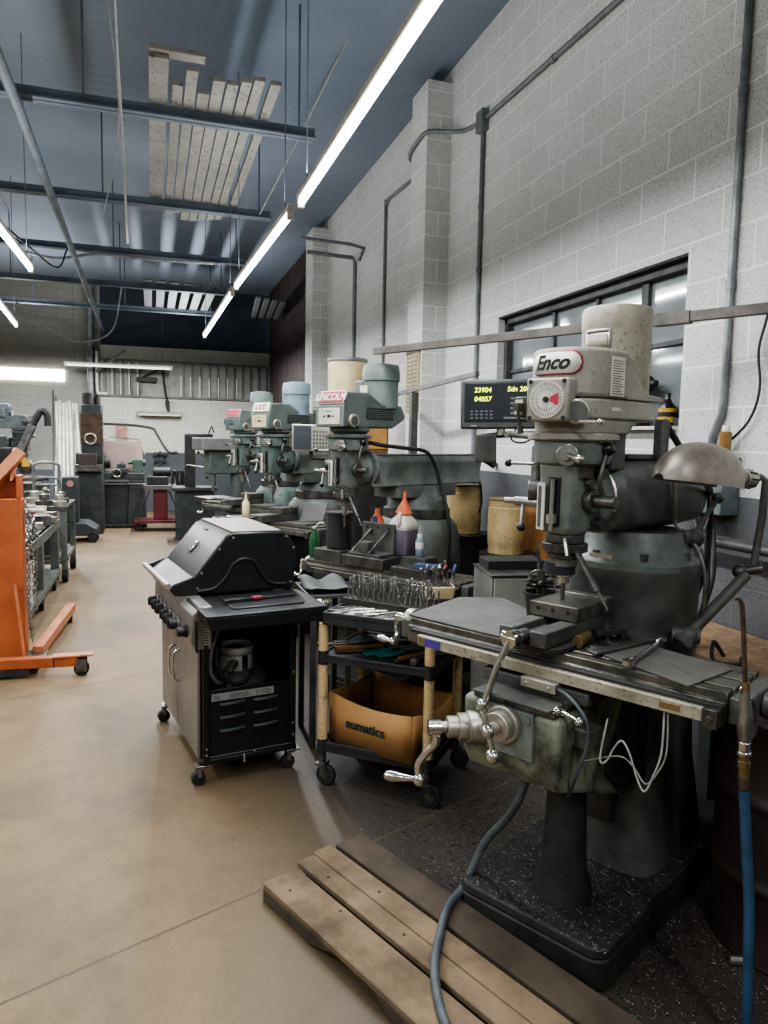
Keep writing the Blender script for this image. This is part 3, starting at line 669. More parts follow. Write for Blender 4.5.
    if detail:
        U().box(.055, .085, v-.04, v+.03, 1.535, 1.575).cyl((.078, v+.0, 1.52), (.098, v+.0, 1.52), .016, n=10).build('head_bolt', 'steel_dark', t)
    U().box(-.012, .03, v-.083, v-.075, 1.375, 1.535).build('quill_slot', 'black', t)
    U().cyl((.01, v-.093, 1.36), (.01, v-.093, 1.53), .008, n=12).cyl((.01, v-.093, 1.385), (.01, v-.093, 1.415), .018, n=16).build('depth_stop', 'chrome', t)
    sc = U().box(-.048, -.018, v-.098, v-.092, 1.36, 1.515).build('depth_scale', 'white', t, .001)
    U().box(-.042, -.03, v-.0995, v-.098, 1.37, 1.505).build('scale_marks', 'print_grey', sc)
    # spindle stack
    U().cyl((0, v, 1.345), (0, v, 1.315), .064, n=28).cyl((0, v, 1.315), (0, v, 1.285), .076, n=28).cyl((0, v, 1.285), (0, v, 1.262), .058, n=28).build('quill_collar', 'steel_dark', t, .003)
    U().cyl((0, v, 1.262), (0, v, 1.235), .045, n=24).build('quill', 'steel', t, .002)
    U().cyl((0, v, 1.235), (0, v, 1.195), .027, n=20).cyl((0, v, 1.195), (0, v, 1.175), .019, n=20).build('collet_nose', 'chrome', t, .002)
    U().cyl((0, v, 1.175), (0, v, 1.10), .008, n=10).build('cutter', 'steel_dark', t)
    # gear case, flange
    U().lathe([(.10, 1.572), (.122, 1.582), (.128, 1.60), (.128, 1.655)], T((0, v+.02, 0)), 40).build('gear_case', gear, t)
    U().box(-.145, -.11, v-.02, v+.06, 1.50, 1.64).box(-.12, -.06, v-.01, v+.05, 1.52, 1.62).build('feed_gear_box', gear, t, .008)
    U().lathe([(.142, 1.655), (.148, 1.66), (.148, 1.675), (.14, 1.68)], T((0, v+.02, 0)), 40).build('head_flange', head, t)
    # side dials and levers
    sd = U().cyl((.075, v-.10, 1.61), (.092, v-.135, 1.61), .035, n=20).build('speed_range_hub', 'steel', t, .002)
    U().cyl((.092, v-.135, 1.61), (.097, v-.15, 1.61), .016, n=12).cyl((.094, v-.14, 1.61), (.15, v-.155, 1.60), .008, n=8).sph((.152, v-.156, 1.60), .014).build('range_lever', 'chrome', sd)
    ph = U().cyl((.06, v+.02, 1.46), (.10, v+.02, 1.46), .04, n=20).cyl((.10, v+.02, 1.46), (.175, v+.02, 1.46), .021, n=18).build('quill_pinion_hub', 'steel_dark', t, .003)
    pts = [Ux @ Vector(p) for p in ((.13, v+.02, 1.47), (.13, v-.01, 1.53), (.135, v+.02, 1.63))]
    lv = MB().tube(pts, .0085, 10, 5).build('quill_lever', 'steel_dark', t)
    MB().sph(pts[-1], .023).build('knob', 'black_gloss', lv)
    fh = U().cyl((-.07, v-.05, 1.445), (-.16, v-.07, 1.445), .017, n=14).cyl((-.16, v-.07, 1.445), (-.20, v-.08, 1.445), .011, n=12).build('fine_feed_shaft', 'steel', t)
    a, b2 = Ux @ Vector((-.13, v-.07, 1.44)), Ux @ Vector((-.11, v-.10, 1.36))
    ball_lever('feed_trip_lever', a, b2, .006, .015, t)
    U().cyl((-.075, v-.04, 1.485), (-.11, v-.07, 1.485), .035, n=20).build('fine_feed_wheel', 'steel_dark', t, .003)
    ball_lever('brake_lever', Ux @ Vector((-.1, v-.05, 1.575)), Ux @ Vector((-.20, v-.07, 1.575)), .006, .014, t)
    lv = MB().tube([Ux @ Vector(p) for p in ((.05, v-.07, 1.335), (.085, v-.10, 1.285))], .007, 8).build('quill_lock', 'steel', t)
    # downfeed lever hanging out to the front right
    l0, l1 = Ux @ Vector((.055, v-.02, 1.30)), Ux @ Vector((.21, v-.05, 1.125))
    MB().cyl(l0, l0.lerp(l1, .7), .011, n=10).cyl(l0.lerp(l1, .7), l1, .006, .004, 8).build('coolant_spout', 'steel_dark', t)
    # ---------------- belt housing and motor
    if style == 'round':
        def stad(rf, rb, vf, vb, n=18):
            return [(rf*math.cos(R(a)), v+vf+rf*math.sin(R(a))) for a in [180+180*i/n for i in range(n+1)]] + [(rb*math.cos(R(a)), v+vb+rb*math.sin(R(a))) for a in [180*i/n for i in range(n+1)]]
        U().prism(stad(.125, .12, .02, .12), 1.68, 1.725, 'xy', stad(.13, .13, .02, .15)).build('pulley_neck', head, t, .004)
        U().prism(stad(.138, .14, .015, .24), 1.725, 1.79, 'xy').build('belt_housing_lower', head, t, .008)
        # upper cover: full height in front, scooped for the motor behind
        fr = [(.138*math.cos(R(a)), v+.015+.138*math.sin(R(a))) for a in [180+180*i/20 for i in range(21)]]
        up = fr + [(.139, v+.12), (.11, v+.125), (.06, v+.105), (0, v+.10), (-.06, v+.105), (-.11, v+.125), (-.139, v+.12)]
        U().prism(up, 1.793, 1.95, 'xy').build('belt_housing', head, t, .014, segs=3)
        for s in (-1, 1):
            sh = [(v+.11, 1.793), (v+.34, 1.793), (v+.33, 1.81), (v+.24, 1.815), (v+.20, 1.84), (v+.165, 1.91), (v+.11, 1.935)]
            MB(Ux).prism(sh, s*.139, s*.112, 'yz').build('belt_guard_cheek', head, t, .004)
        mt = U().lathe([(motor_r*.9, 1.793), (motor_r, 1.80), (motor_r, 2.04), (motor_r*1.02, 2.045), (motor_r*1.02, 2.10), (motor_r*.97, ztop), (motor_r*.3, ztop+.004)], T((0, v+.245, 0)), 44)
        mo = mt.build('motor', motor, t)
        # wrap-around plates
        def wrap(name, rr, a0, a1, z0, z1, mat, vc, th=.0015, par=t, rnd=0, n=16):
            vs, fs = [], []
            for i in range(n+1):
                aa = R(a0+(a1-a0)*i/n)
                f = 0
                if rnd:
                    e = min(i, n-i)/n*abs(R(a1-a0))*rr; hh = (z1-z0)/2
                    f = hh-math.sqrt(max(0, hh*hh-(hh-min(e, hh))**2)) if e < hh else 0
                for z in (z0+f, z1-f): vs.append((rr*math.cos(aa), vc+rr*math.sin(aa), z))
            for i in range(n): fs.append((2*i, 2*i+2, 2*i+3, 2*i+1))
            o = MB(Ux).add(vs, fs).build(name, mat, par)
            so = o.modifiers.new('thick', 'SOLIDIFY'); so.thickness = th; so.offset = 0
            return o
        bd = wrap('name_badge', .1400, -124, -44, 1.862, 1.938, 'red', v+.015, rnd=1, n=40)
        wrap('badge_face', .1412, -122, -47, 1.867, 1.933, 'white', v+.015, par=bd, rnd=1, n=40)
        # lettering bent round the badge
        tx_ = text('badge_lettering', words[0], .064, 'ink', bd, Matrix.Identity(4), .0004, shear=.42, bold=.0022)
        me = tx_.data
        import bmesh
        bm = bmesh.new(); bm.from_mesh(me); bmesh.ops.triangulate(bm, faces=bm.faces); bmesh.ops.subdivide_edges(bm, edges=bm.edges, cuts=3, use_grid_fill=True); bm.to_mesh(me); bm.free()
        for vv in me.vertices:
            a_ = R(-89) + vv.co.x/.142
            vv.co = Ux @ Vector(((.1425+vv.co.z)*math.cos(a_), v+.015+(.1425+vv.co.z)*math.sin(a_), 1.900+vv.co.y))
        ip = MB(Ux).box(.1385, .1405, v+.012, v+.088, 1.80, 1.925).build('instruction_plate', 'paper', t)
        b = MB(Ux)
        for i in range(14): b.box(.1405, .141, v+.018, v+.082-(i % 3)*.008, 1.806+i*.008, 1.809+i*.008)
        b.build('plate_print', 'print_grey', ip)
        b = MB(Ux).box(.14, .1415, v+.02, v+.07, 1.752, 1.764).build('serial_tag', 'paper', t)
        mp = wrap('motor_plate', motor_r+.004, -112, -66, 1.955, 2.035, 'alu', v+.245, par=mo)
        wrap('plate_print', motor_r+.0052, -108, -70, 1.962, 2.018, pm('faded_print', '8d8577', '77705f', 40, .6), v+.245, par=mp)
        wrap('plate_header', motor_r+.0052, -109, -69, 2.022, 2.031, 'print_grey', v+.245, par=mp)
        # dark oil band on top edge of the housing
        # speed dial box
        dv = v-.135
        # square box turned a little toward the aisle
        Dm = Ux @ T((.024, dv-.004, 1.782)) @ RZ(R(12))
        bx_ = MB(Dm).box(-.072, .072, -.03, .03, -.068, .068).build('speed_dial_box', head, t, .008)
        MB(Dm).cyl((0, -.03, 0), (0, -.034, 0), .058, n=40).build('dial_face', 'white', bx_)
        b = MB(Dm)
        for i in range(40):
            a_ = 2*PI*i/40
            b.obox(T((.049*math.cos(a_), -.0345, .049*math.sin(a_))) @ RY(-a_), .012, .001, .0018)
        for i in range(26):
            a_ = 2*PI*i/26
            b.obox(T((.034*math.cos(a_), -.0345, .034*math.sin(a_))) @ RY(-a_), .008, .001, .0016)
        b.build('dial_marks', 'print_grey', bx_)
        w_ = [(.016, 0)] + [(.046*math.cos(R(a)), .046*math.sin(R(a))) for a in range(-28, 33, 6)]
        w_ = [(.014*math.cos(R(a)), .014*math.sin(R(a))) for a in (30, -25)] + [(.042*math.cos(R(a)), .042*math.sin(R(a))) for a in range(-25, 31, 5)]
        MB(Dm).prism(w_, -.0350, -.0342, 'xz').build('dial_wedge', 'pink', bx_)
        MB(Dm).cyl((0, -.033, 0), (0, -.042, 0), .009, n=14).build('dial_pointer', 'ink', bx_)
        for sx in (-1, 1):
            for sz in (-1, 1): MB(Dm).cyl((sx*.057, -.029, sz*.057), (sx*.057, -.033, sz*.057), .007, n=10).build('screw', 'ink', bx_)
        # speed hand wheel
        e = Vector((.105, v-.110, 1.745)); dirv = Vector((.5, -.87, 0)).normalized()
        hw = U().cyl(e-dirv*.03, e+dirv*.012, .04, n=26).build('speed_wheel', 'alu', t, .006)
        U().cyl(e+dirv*.012, e+dirv*.0135, .033, n=26).build('wheel_face', 'print_grey', hw)
        b = U().cyl(e+dirv*.0135+Vector((.01, 0, -.03)), e+Vector((.095, -.02, -.032)), .006, n=8).sph(e+Vector((.097, -.02, -.032)), .010)
        b.build('wheel_crank', 'chrome', hw)
    else:
        hw = .118
        side = [(v-.13, 1.722), (v-.13, 1.862), (v-.125, 1.868), (v-.105, 1.935), (v+.08, 1.938), (v+.20, 1.872), (v+.38, 1.868), (v+.42, 1.80), (v+.40, 1.775), (v+.30, 1.722)]
        U().prism(side, -hw, hw, 'yz').build('belt_housing', head, t, .01, segs=3)
        U().box(hw-.002, hw+.003, v+.06, v+.30, 1.775, 1.845).build('vent_panel', 'black', t, .002)
        b = U()
        for i in range(5): b.box(hw+.002, hw+.006, v+.065, v+.295, 1.782+i*.012, 1.786+i*.012)
        b.build('vent_louvre', head, t)
        U().lathe([(.10, 1.68), (.125, 1.70), (.125, 1.722)], T((0, v+.03, 0)), 32).build('pulley_neck', head, t)
        mt = U().lathe([(motor_r, 1.85), (motor_r, 2.02), (motor_r*1.08, 2.025), (motor_r*1.08, 2.085), (motor_r*1.0, ztop-.01), (motor_r*.5, ztop)], T((.02, v+mo_off, 0)), 40)
        mo = mt.build('motor', motor, t)
        U().box(-motor_r-.05, -motor_r+.03, v+.22, v+.30, 1.90, 2.03).build('motor_junction_box', motor, t, .008)
        mp = U().box(-.03, .03, v+.26-motor_r-.003, v+.26-motor_r+.01, 1.93, 1.99).build('motor_plate', 'paper', mo, .001)
        fp = U().box(-hw-.008, hw+.008, v-.142, v-.128, 1.722, 1.852).build('front_frame', c.get('frame', 'mill_gear'), t, .006)
        f2 = U().box(-hw+.022, hw-.022, v-.146, v-.141, 1.737, 1.835).build('speed_plate', c.get('plate', 'paper'), fp, .002)
        U().box(-.05, -.03, v-.1475, v-.146, 1.78, 1.79).box(-.012, .018, v-.1475, v-.146, 1.777, 1.795).box(.025, .05, v-.1475, v-.146, 1.782, 1.79).box(-.03, .03, v-.1475, v-.146, 1.815, 1.819).build('plate_print', 'ink', f2)
        # name plate leaning on the sloped top front
        nm = Ux @ T((0, v-.122, 1.898)) @ RX(R(-18))
        np_ = MB(nm).box(-hw+.008, hw-.008, -.006, .002, -.036, .04).build('name_plate', c.get('name', 'red'), t, .004)
        MB(nm).box(-hw+.004, hw-.004, -.003, .003, -.04, .044).build('name_plate_rim', 'white', np_, .004)
        if words[0]: text('name_lettering', words[0], words[1], words[2], np_, nm @ tf((0, -.0075, .001), (1, 0, 0), (0, 0, 1)), .0006, bold=.0015)
        kb = U().cyl((hw, v-.055, 1.76), (hw+.018, v-.055, 1.76), .042, n=26).build('speed_wheel', 'alu', t, .005)
        U().cyl((hw+.018, v-.055, 1.76), (hw+.02, v-.055, 1.76), .028, n=22).build('wheel_face', 'mill_dark', kb)
        U().cyl((hw+.018, v-.05, 1.73), (hw+.03, v+.03, 1.725), .006, n=8).build('wheel_crank', 'chrome', kb)
        sw_ = U().box(-hw-.07, -hw-.01, v-.11, v-.05, 1.78, 1.85).cyl((-hw-.04, v-.11, 1.815), (-hw-.04, v-.125, 1.815), .02, n=14).build('drum_switch', 'mill_dark', t, .006)
    return t, Ux
M['lin_motor'] = pm('lin_motor', '66736f', '525d5b', 7, .42)
ENC_O, ENC_A = (1.475, 2.143), -61
enco, EUX = mill('milling_machine', 'nearest large milling machine with grey head and oval white badge', ENC_O, ENC_A, -68, words=['Enco'], rear=.30)
dirx = lambda A: (math.cos(R(A)), math.sin(R(A)))
def t2o(Tx, Ty, A): return (Tx+.3*math.sin(R(A)), Ty-.3*math.cos(R(A)))
m2thing, M2U = mill('milling_machine', 'second milling machine in the row, grey-green with a red name plate', t2o(1.76, 4.72, -57), -57, -62, over=.68, zt=.85, style='square', words=['LINCOLN', .062, 'white'], rear=.62, tx=(-.42, .80),
     c=dict(body='mill_green', green='mill_green', gear='mill_gear', head='grey_green', motor='lin_motor', knee='mill_dark', frame='mill_gear', plate='paper', name='red'), detail=False, ztop=2.135, motor_r=.112)
mill('milling_machine', 'third milling machine in the row, teal grey with a cream name plate and blue motor', t2o(1.46, 6.40, -57), -57, -62, over=.54, mo_off=.235, zt=.95, style='square', words=['L E C', .06, 'red'], rear=.6,
     c=dict(body='mill_green', green='mill_green', gear='teal', head='grey_green', motor='blue_motor', knee='mill_dark', frame='teal', plate='cream', name='paper'), detail=False, ztop=2.13, motor_r=.112)
mill('milling_machine', 'farthest milling machine in the row, teal with a small pink badge and dome-topped motor', t2o(1.39, 8.03, -57), -57, -62, over=.52, mo_off=.22, zt=.95, style='square', words=['', .05, 'pink'], rear=.6,
     c=dict(body='teal', green='teal', gear='teal', head='teal', motor='teal_motor', knee='mill_dark', frame='teal', plate='teal', name='pink'), detail=False, ztop=2.14, motor_r=.112)
# ================================================================== things on and around the nearest mill
EM = T((ENC_O[0], ENC_O[1], 0)) @ RZ(R(ENC_A))
EU = EM @ EUX
def EW(x, y, z): return EM @ Vector((x, y, z))
def placed(name, m, label, cat, group=None): return thing(name, label=label, cat=cat, group=group, mat=m)
def single(mb, name, mat, label, cat, group=None, **k): return tag(mb.build(name, mat, None, **k), label, cat, group)
# extra parts of the nearest mill: drum switch by the dial, bracket and bars behind the ram
sw = MB(EUX).box(-.105, -.06, -.60, -.55, 1.728, 1.795).build('drum_switch', 'mill_dark', enco, .004)
MB(EUX).box(-.102, -.07, -.604, -.60, 1.738, 1.785).build('switch_plate', 'paper', sw)
MB(EUX).box(-.088, -.066, -.63, -.604, 1.748, 1.773).cyl((-.077, -.617, 1.748), (-.077, -.60, 1.68), .005, n=8).cyl((-.077, -.603, 1.70), (-.077, -.60, 1.675), .01, n=10).build('switch_handle', 'mill_dark', sw)
MB(EUX).box(.06, .10, -.34, -.26, 1.56, 1.69).build('motor_bracket', 'mill_dark', enco, .004)
MB(EUX).box(.06, .09, -.02, .04, 1.59, 1.74).build('bracket_post', 'mill_dark', enco, .003)
MB(EUX).cyl((.05, .30, 1.56), (.02, .12, 1.74), .013, n=10).build('draw_bar_wrench', 'mill_black', enco)
lv = MB(EUX).cyl((.085, -.30, 1.62), (.13, -.46, 1.66), .012, n=10).build('tilt_crank', 'mill_dark', enco)
MB(EUX).tube([(.10, -.02, 1.60), (.142, -.02, 1.55), (.148, .0, 1.45), (.14, .03, 1.36), (.20, .05, 1.30), (.245, .06, 1.18), (.24, .06, 1.0), (.22, .04, .86)], .007, 8, 5).build('armoured_cable', 'steel', enco)
MB(EUX).box(-.035, .06, -.245, -.238, 1.245, 1.26).build('turret_scale', 'alu', enco)
# DRO feed box above the quill and blue rag-coloured chuck cover
MB(EUX).cyl((-.02, -.435, 1.245), (-.02, -.435, 1.205), .052, n=20).build('spindle_guard', pm('guard_blue', '272c3a', '1d212b', 8, .5), enco)
# ------------------------------------------------------------------ machine vise
vm = EM @ T((-.035, -.20, 1.0))
vz = placed('machine_vise', vm, 'grey steel machine vise clamped to the nearest mill table', 'vise')
MB().prism([(x*1.0, y) for x, y in rrect(-.105, .115, -.20, .215, .06, 6)], 0, .018).build('vise_base', 'mill_black', vz, .004)
b = MB()
for x0, x1 in ((-.085, -.032), (.028, .085)): b.box(x0, x1, -.215, .23, .018, .068)
b.box(-.04, .04, -.19, .23, .018, .045)
b.build('vise_body', 'mill_dark', vz, .004)
jb_ = MB().box(-.088, .09, -.03, .16, .070, .118).build('moving_jaw', 'table_steel', vz, .003)
for k, x in enumerate((-.055, .0, .055)): MB().cyl((x, -.0312, .097), (x, -.028, .097), .0075, n=14).build('bolt_hole', 'ink', jb_)
MB().box(-.088, .09, .163, .172, .068, .124).build('jaw_plate', 'steel', vz, .002)
MB().box(-.09, .092, .175, .23, .066, .120).build('fixed_jaw', 'mill_dark', vz, .004)
MB().cyl((-.002, -.185, .045), (-.002, -.235, .045), .021, n=20).cyl((-.002, -.235, .045), (-.002, -.255, .045), .015, n=6).build('vise_screw', 'steel', vz, .002)
h = single(MB(vm).cyl((-.002, -.243, .045), (-.002, -.285, .045), .026, n=20).cyl((.022, -.268, .045), (-.032, -.268, .05), .019, n=14).tube([(-.005, -.275, .04), (-.03, -.30, -.04), (-.052, -.325, -.145)], [.011, .0105, .012], 10).sph((-.052, -.325, -.147), .013), 'vise_handle', 'chrome', 'chrome vise handle hanging down over the front of the mill table', 'vise handle')
single(MB(EM).cyl((.082, -.275, 1.022), (.062, -.175, 1.022), .0185, n=18), 'round_bar', 'brass', 'short rusty round bar lying beside the vise', 'metal bar')
# mats, plates and tools lying on the table
single(MB(EM).prism([(-.565, -.345), (-.155, -.352), (-.26, .03), (-.49, .16), (-.62, .03)], 1.001, 1.009), 'table_mat', 'mat', 'dark grey flat mat covering the left end of the mill table', 'mat', bevel=.002)
single(MB(EM).prism([(.10, -.262), (.47, -.385), (.505, -.14), (.21, -.065)], 1.001, 1.006), 'table_mat', 'mat', 'dark grey thin plate on the right end of the mill table', 'mat', bevel=.001)
single(MB(EM @ T((.27, -.20, 1.014)) @ RZ(R(96))).tube([(-.15, 0, .008), (-.125, 0, .010), (-.105, .0, .003), (.105, 0, .003), (.125, 0, .010), (.15, 0, .012)], .0075, 8, 3).lathe([(.011, -.007), (.0175, -.007), (.0175, .007), (.011, .007)], T((-.158, 0, .008)), 14).lathe([(.011, -.007), (.0175, -.007), (.0175, .007), (.011, .007)], T((.158, 0, .012)), 14), 'box_wrench', 'chrome', 'chrome double-ended box wrench lying across the mill table', 'wrench')
single(MB(EM @ T((.185, -.17, 1.013)) @ RZ(R(78))).box(-.15, .15, -.017, .017, -.006, .004), 'flat_bar', 'steel_dark', 'flat grey steel bar lying beside the chrome wrench', 'metal bar', bevel=.002)
cl = placed('strap_clamp', EM @ T((.105, -.10, 1.0)) @ RZ(R(65)), 'black step clamp bolted beside the vise', 'clamp')
MB().box(-.06, .06, -.016, .016, .02, .04).box(.04, .065, -.016, .016, 0, .02).build('clamp_strap', 'mill_black', cl, .003)
MB().cyl((-.01, 0, .0), (-.01, 0, .062), .007, n=10).cyl((-.01, 0, .04), (-.01, 0, .053), .014, n=6).build('clamp_stud', 'steel_dark', cl)
# swarf bucket with brushes
bk = placed('bucket', EM @ T((-.205, -.015, 1.009)), 'small black bucket of odds and ends behind the vise', 'bucket')
MB().lathe([(.052, 0), (.064, .085), (.068, .088), (.068, .095), (.06, .095), (.048, .006)], None, 24, caps=False).cyl((0, 0, 0), (0, 0, .006), .052, n=24).build('bucket_body', 'black', bk)
MB().tube([(-.066, 0, .085), (-.05, -.02, .14), (-.01, -.03, .175), (.03, .0, .16), (.066, 0, .085)], .003, 6, 5).build('bucket_handle', 'steel', bk)
for i in range(12):
    a, r_ = random.random()*6.28, random.random()*.04
    p = Vector((r_*math.cos(a), r_*math.sin(a), .05))
    if i < 3:
        q = Vector((random.uniform(-.03, .03), random.uniform(-.01, .03), .20+.03*i))
        o = MB(bk.matrix_basis).cyl(p, q, .006, n=6)
        single(o, 'scrap_bar', 'steel_dark', 'thin metal bar standing in the small black bucket', 'metal bar', 'bars standing in the small black bucket')
    else:
        o = MB(bk.matrix_basis @ T(p+Vector((0, 0, .045+.004*i))) @ RZ(a) @ RX(random.random())).box(-.03, .03, -.006, .006, -.006, .006).cyl((.03, 0, 0), (.03, 0, .012), .012, n=6)
        single(o, 'scrap_bolt', 'steel_dark', 'dark oily bolt piled in the small black bucket', 'bolt', 'bolts piled in the small black bucket', bevel=.002)
# ------------------------------------------------------------------ digital readout
dm = T((1.535, 2.99, 1.82)) @ RZ(R(-24)) @ RY(R(-1.2)) @ RX(R(0))
dr = placed('digital_readout', dm, 'black digital readout screen with yellow-green digits left of the nearest mill', 'display')
MB().box(-.205, .20, -.0, .07, -.112, .112).build('case', pm('dro_case', '4a4c4c', '3c3e3e', 6, .5), dr, .01)
sc_ = MB().box(-.187, .185, -.004, .002, -.078, .096).build('screen', 'screen', dr, .002)
text('digits', '23904', .031, 'amber_glow', sc_, tf((-.105, -.006, .062), (1, 0, 0), (0, 0, 1)), .0003, shear=.12)
text('digits', '04057', .031, 'amber_glow', sc_, tf((-.105, -.006, .022), (1, 0, 0), (0, 0, 1)), .0003, shear=.12)
text('digits', 'Sdn 200', .031, 'amber_glow', sc_, tf((.055, -.006, .066), (1, 0, 0), (0, 0, 1)), .0003, shear=.12)
b = MB()
for r_ in range(3):
    for c_ in range(5): b.box(-.16+c_*.022, -.148+c_*.022, -.006, -.004, -.035-r_*.015, -.029-r_*.015)
for r_ in range(4):
    for c_ in range(3): b.box(.02+c_*.028, .036+c_*.028, -.006, -.004, .02-r_*.022, .03-r_*.022)
b.box(-.01, .12, -.006, -.004, -.066, -.058)
b.build('key_legend', pm('legend', '6d7277', '5c6166', 20, .6), sc_)
MB().box(-.16, -.13, -.002, .001, -.10, -.095).build('maker_plate', 'alu', dr)
inv = dm.inverted()
p_arm = inv @ (EU @ Vector((-.13, -.43, 1.668)))
MB().tube([p_arm, (.02, .03, -.135), (-.13, .03, -.15)], .014, 10).build('support_arm', 'mill_dark', dr)
MB().cyl((-.02, .03, -.112), (-.02, .03, -.14), .02, n=14).build('arm_joint', 'alu', dr)
MB().cyl((.005, .0, -.137), (.005, -.03, -.137), .014, n=14).build('lock_knob', 'chrome', dr)
MB().box(-.135, -.04, .0, .09, -.265, -.137).build('arm_bracket', 'mill_dark', dr, .005)
MB().tube([(.05, .05, -.11), (.03, .05, -.16), (.08, .05, -.175), (.13, .05, -.15), (.15, .05, -.11)], .004, 7, 5).build('display_cable', 'cable', dr)
# ------------------------------------------------------------------ work lamp
lp = thing('work_lamp', EW(.36, .06, 0.98), 0, 'grey dome work lamp on a jointed arm at the right of the nearest mill', 'lamp')
Lm = T(-Vector(lp.location))
shX = Lm @ T((1.885, 2.0, 1.55)) @ RZ(R(8)) @ RY(R(6))
vs, fs = [], []
NA, NT = 18, 14
for inner in (0, 1):
    for k in range(NT+1):
        t_ = k/NT; x = -.335*t_ + .01
        h_ = .122*math.sqrt(max(0, 1-(abs(t_-.42)/.585)**2.2)) - inner*.003
        w_ = .105*math.sqrt(max(0, 1-(abs(t_-.47)/.54)**2.4)) - inner*.003
        for i in range(NA+1):
            a = PI*i/NA
            vs.append((x, -w_*math.cos(a), -.045 + max(h_, .002)*math.sin(a)*1.15))
o_ = (NT+1)*(NA+1)
for inner in (0, 1):
    for k in range(NT):
        for i in range(NA):
            q = inner*o_ + k*(NA+1)+i; fs.append((q, q+1, q+NA+2, q+NA+1))
for k in range(NT):
    for i in (0, NA): q = k*(NA+1)+i; fs.append((q, q+NA+1, q+NA+1+o_, q+o_))
sh = MB(shX).add(vs, fs).build('lamp_shade', 'shade', lp)
b = MB(shX)
for k, x in enumerate((-.06, -.085, -.11)): MB(shX).obox(T((x, -.045, .044)) @ RX(R(28)), .005, .028, .004).build('shade_slot', 'ink', sh)
MB(shX).tube([(-.30, .0, -.01), (-.25, .01, .06), (-.21, .02, .055)], .0035, 6, 4).build('shade_wire', 'mill_dark', sh)
MB(shX).cyl((.0, 0, -.005), (.05, 0, -.005), .036, .034, 20).cyl((.05, 0, -.005), (.065, 0, -.005), .026, n=18).cyl((.065, 0, -.005), (.12, 0, -.005), .033, .029, 18).build('socket', 'alu', lp, .003)
for i in range(8): MB(shX).obox(T((.092, 0, -.005)) @ RX(2*PI*i/8) @ T((0, 0, .0315)), .04, .006, .004).build('socket_slot', 'ink', lp)
def L_(p): return Lm @ Vector(p)
MB().tube([L_((2.02, 2.01, 1.545)), L_((2.043, 2.0, 1.53)), L_((2.038, 2.0, 1.40)), L_((2.015, 2.0, 1.23))], .0135, 10).build('upper_arm', 'mill_dark', lp)
MB().cyl(L_((2.035, 1.98, 1.225)), L_((1.965, 2.03, 1.205)), .018, n=14).sph(L_((1.975, 2.02, 1.21)), .026).build('elbow_joint', 'steel_dark', lp)
MB().tube([L_((1.985, 2.0, 1.20)), L_((1.76, 2.0, 1.005))], .02, 10).build('lower_arm', 'mill_dark', lp)
MB().cyl(L_((1.775, 1.97, 1.0)), L_((1.70, 2.02, 1.0)), .026, n=16).sph(L_((1.745, 1.985, 1.0)), .034).build('foot_joint', 'mill_dark', lp)
MB(Lm).tube([EW(.30, .07, 1.0), (1.71, 2.0, 1.0)], .016, 10).build('foot_bracket', 'mill_dark', lp)
# cable strut with round knobs at the side of the mill column
st = thing('cable_strut', (1.875, 2.15, 1.313), 0, 'short dark bar with round knobs holding cables at the mill column', 'bracket')
MB().cyl((-.05, 0, .0), (.02, 0, .0), .03, n=16).sph((.0, -.01, 0), .036).build('strut_joint', 'mill_dark', st)
MB().cyl((0, 0, 0), (.151, .05, .141), .0095, n=10).sph((.151, .05, .141), .022).build('strut_bar', 'mill_dark', st)
# black cables looping down from the switch box
bx0 = single(MB().box(2.44, WX, 2.63, 2.93, 1.335, 1.60), 'switch_box', 'grey_motor', 'grey electrical switch box on the block wall behind the lamp', 'electrical box', bevel=.006)
for k, (off, pts) in enumerate((('black cable looping from the lamp past the mill column, inner loop', [(1.94, 2.16, 1.50), (2.06, 2.28, 1.47), (2.14, 2.36, 1.35), (2.13, 2.36, 1.15), (2.10, 2.40, .98), (2.08, 2.42, .885), (2.10, 2.44, .835)]),
                                ('thick black cable dropping from the switch box behind the lamp arm', [(2.48, 2.74, 1.34), (2.40, 2.62, 1.25), (2.32, 2.52, 1.08), (2.22, 2.47, .93), (2.12, 2.45, .84)]),
                                ('black cable bundle hanging nearest to the grey switch box', [(2.46, 2.84, 1.34), (2.30, 2.55, 1.20), (2.22, 2.44, 1.04), (2.16, 2.42, .92), (2.14, 2.40, .835)]))):
    pipe('power_cable', pts, .011 if k else .013, 'cable', off, 'cable', None, 5, 8)
pipe('power_cable', [(2.04, 2.26, 1.50), (2.08, 2.30, 1.40), (2.02, 2.26, 1.33), (1.98, 2.24, 1.36)], .006, 'steel', 'thin bead chain hanging under the lamp shade', 'chain', None, 5, 6)
pipe('power_cable', [(2.12, 2.22, .835), (2.05, 2.20, .90), (2.02, 2.16, .84), (2.10, 2.12, .83), (2.16, 2.17, .835)], .008, 'cable', 'small black cable loop lying on the brown plank', 'cable', None, 6, 8)
pipe('wall_pipe', [(2.46, -1.0, 1.212), (2.46, 2.2, 1.212), (2.46, 3.6, 1.208)], .022, 'mill_dark', 'dark horizontal pipe along the grey lower wall', 'pipe', extra=[((2.46, 3.2, 1.21), (WX, 3.2, 1.21), .02), ((2.46, .6, 1.212), (WX, .6, 1.212), .02)])
cn = thing('glue_tube', (2.475, 2.665, 1.60), 0, 'amber tube with white cap standing on the switch box', 'tube')
MB().lathe([(.024, 0), (.026, .005), (.026, .11), (.022, .115)], None, 20).build('tube_body', 'amber', cn)
MB().lathe([(.017, .115), (.017, .138), (.014, .142)], None, 16).build('tube_cap', 'white', cn)
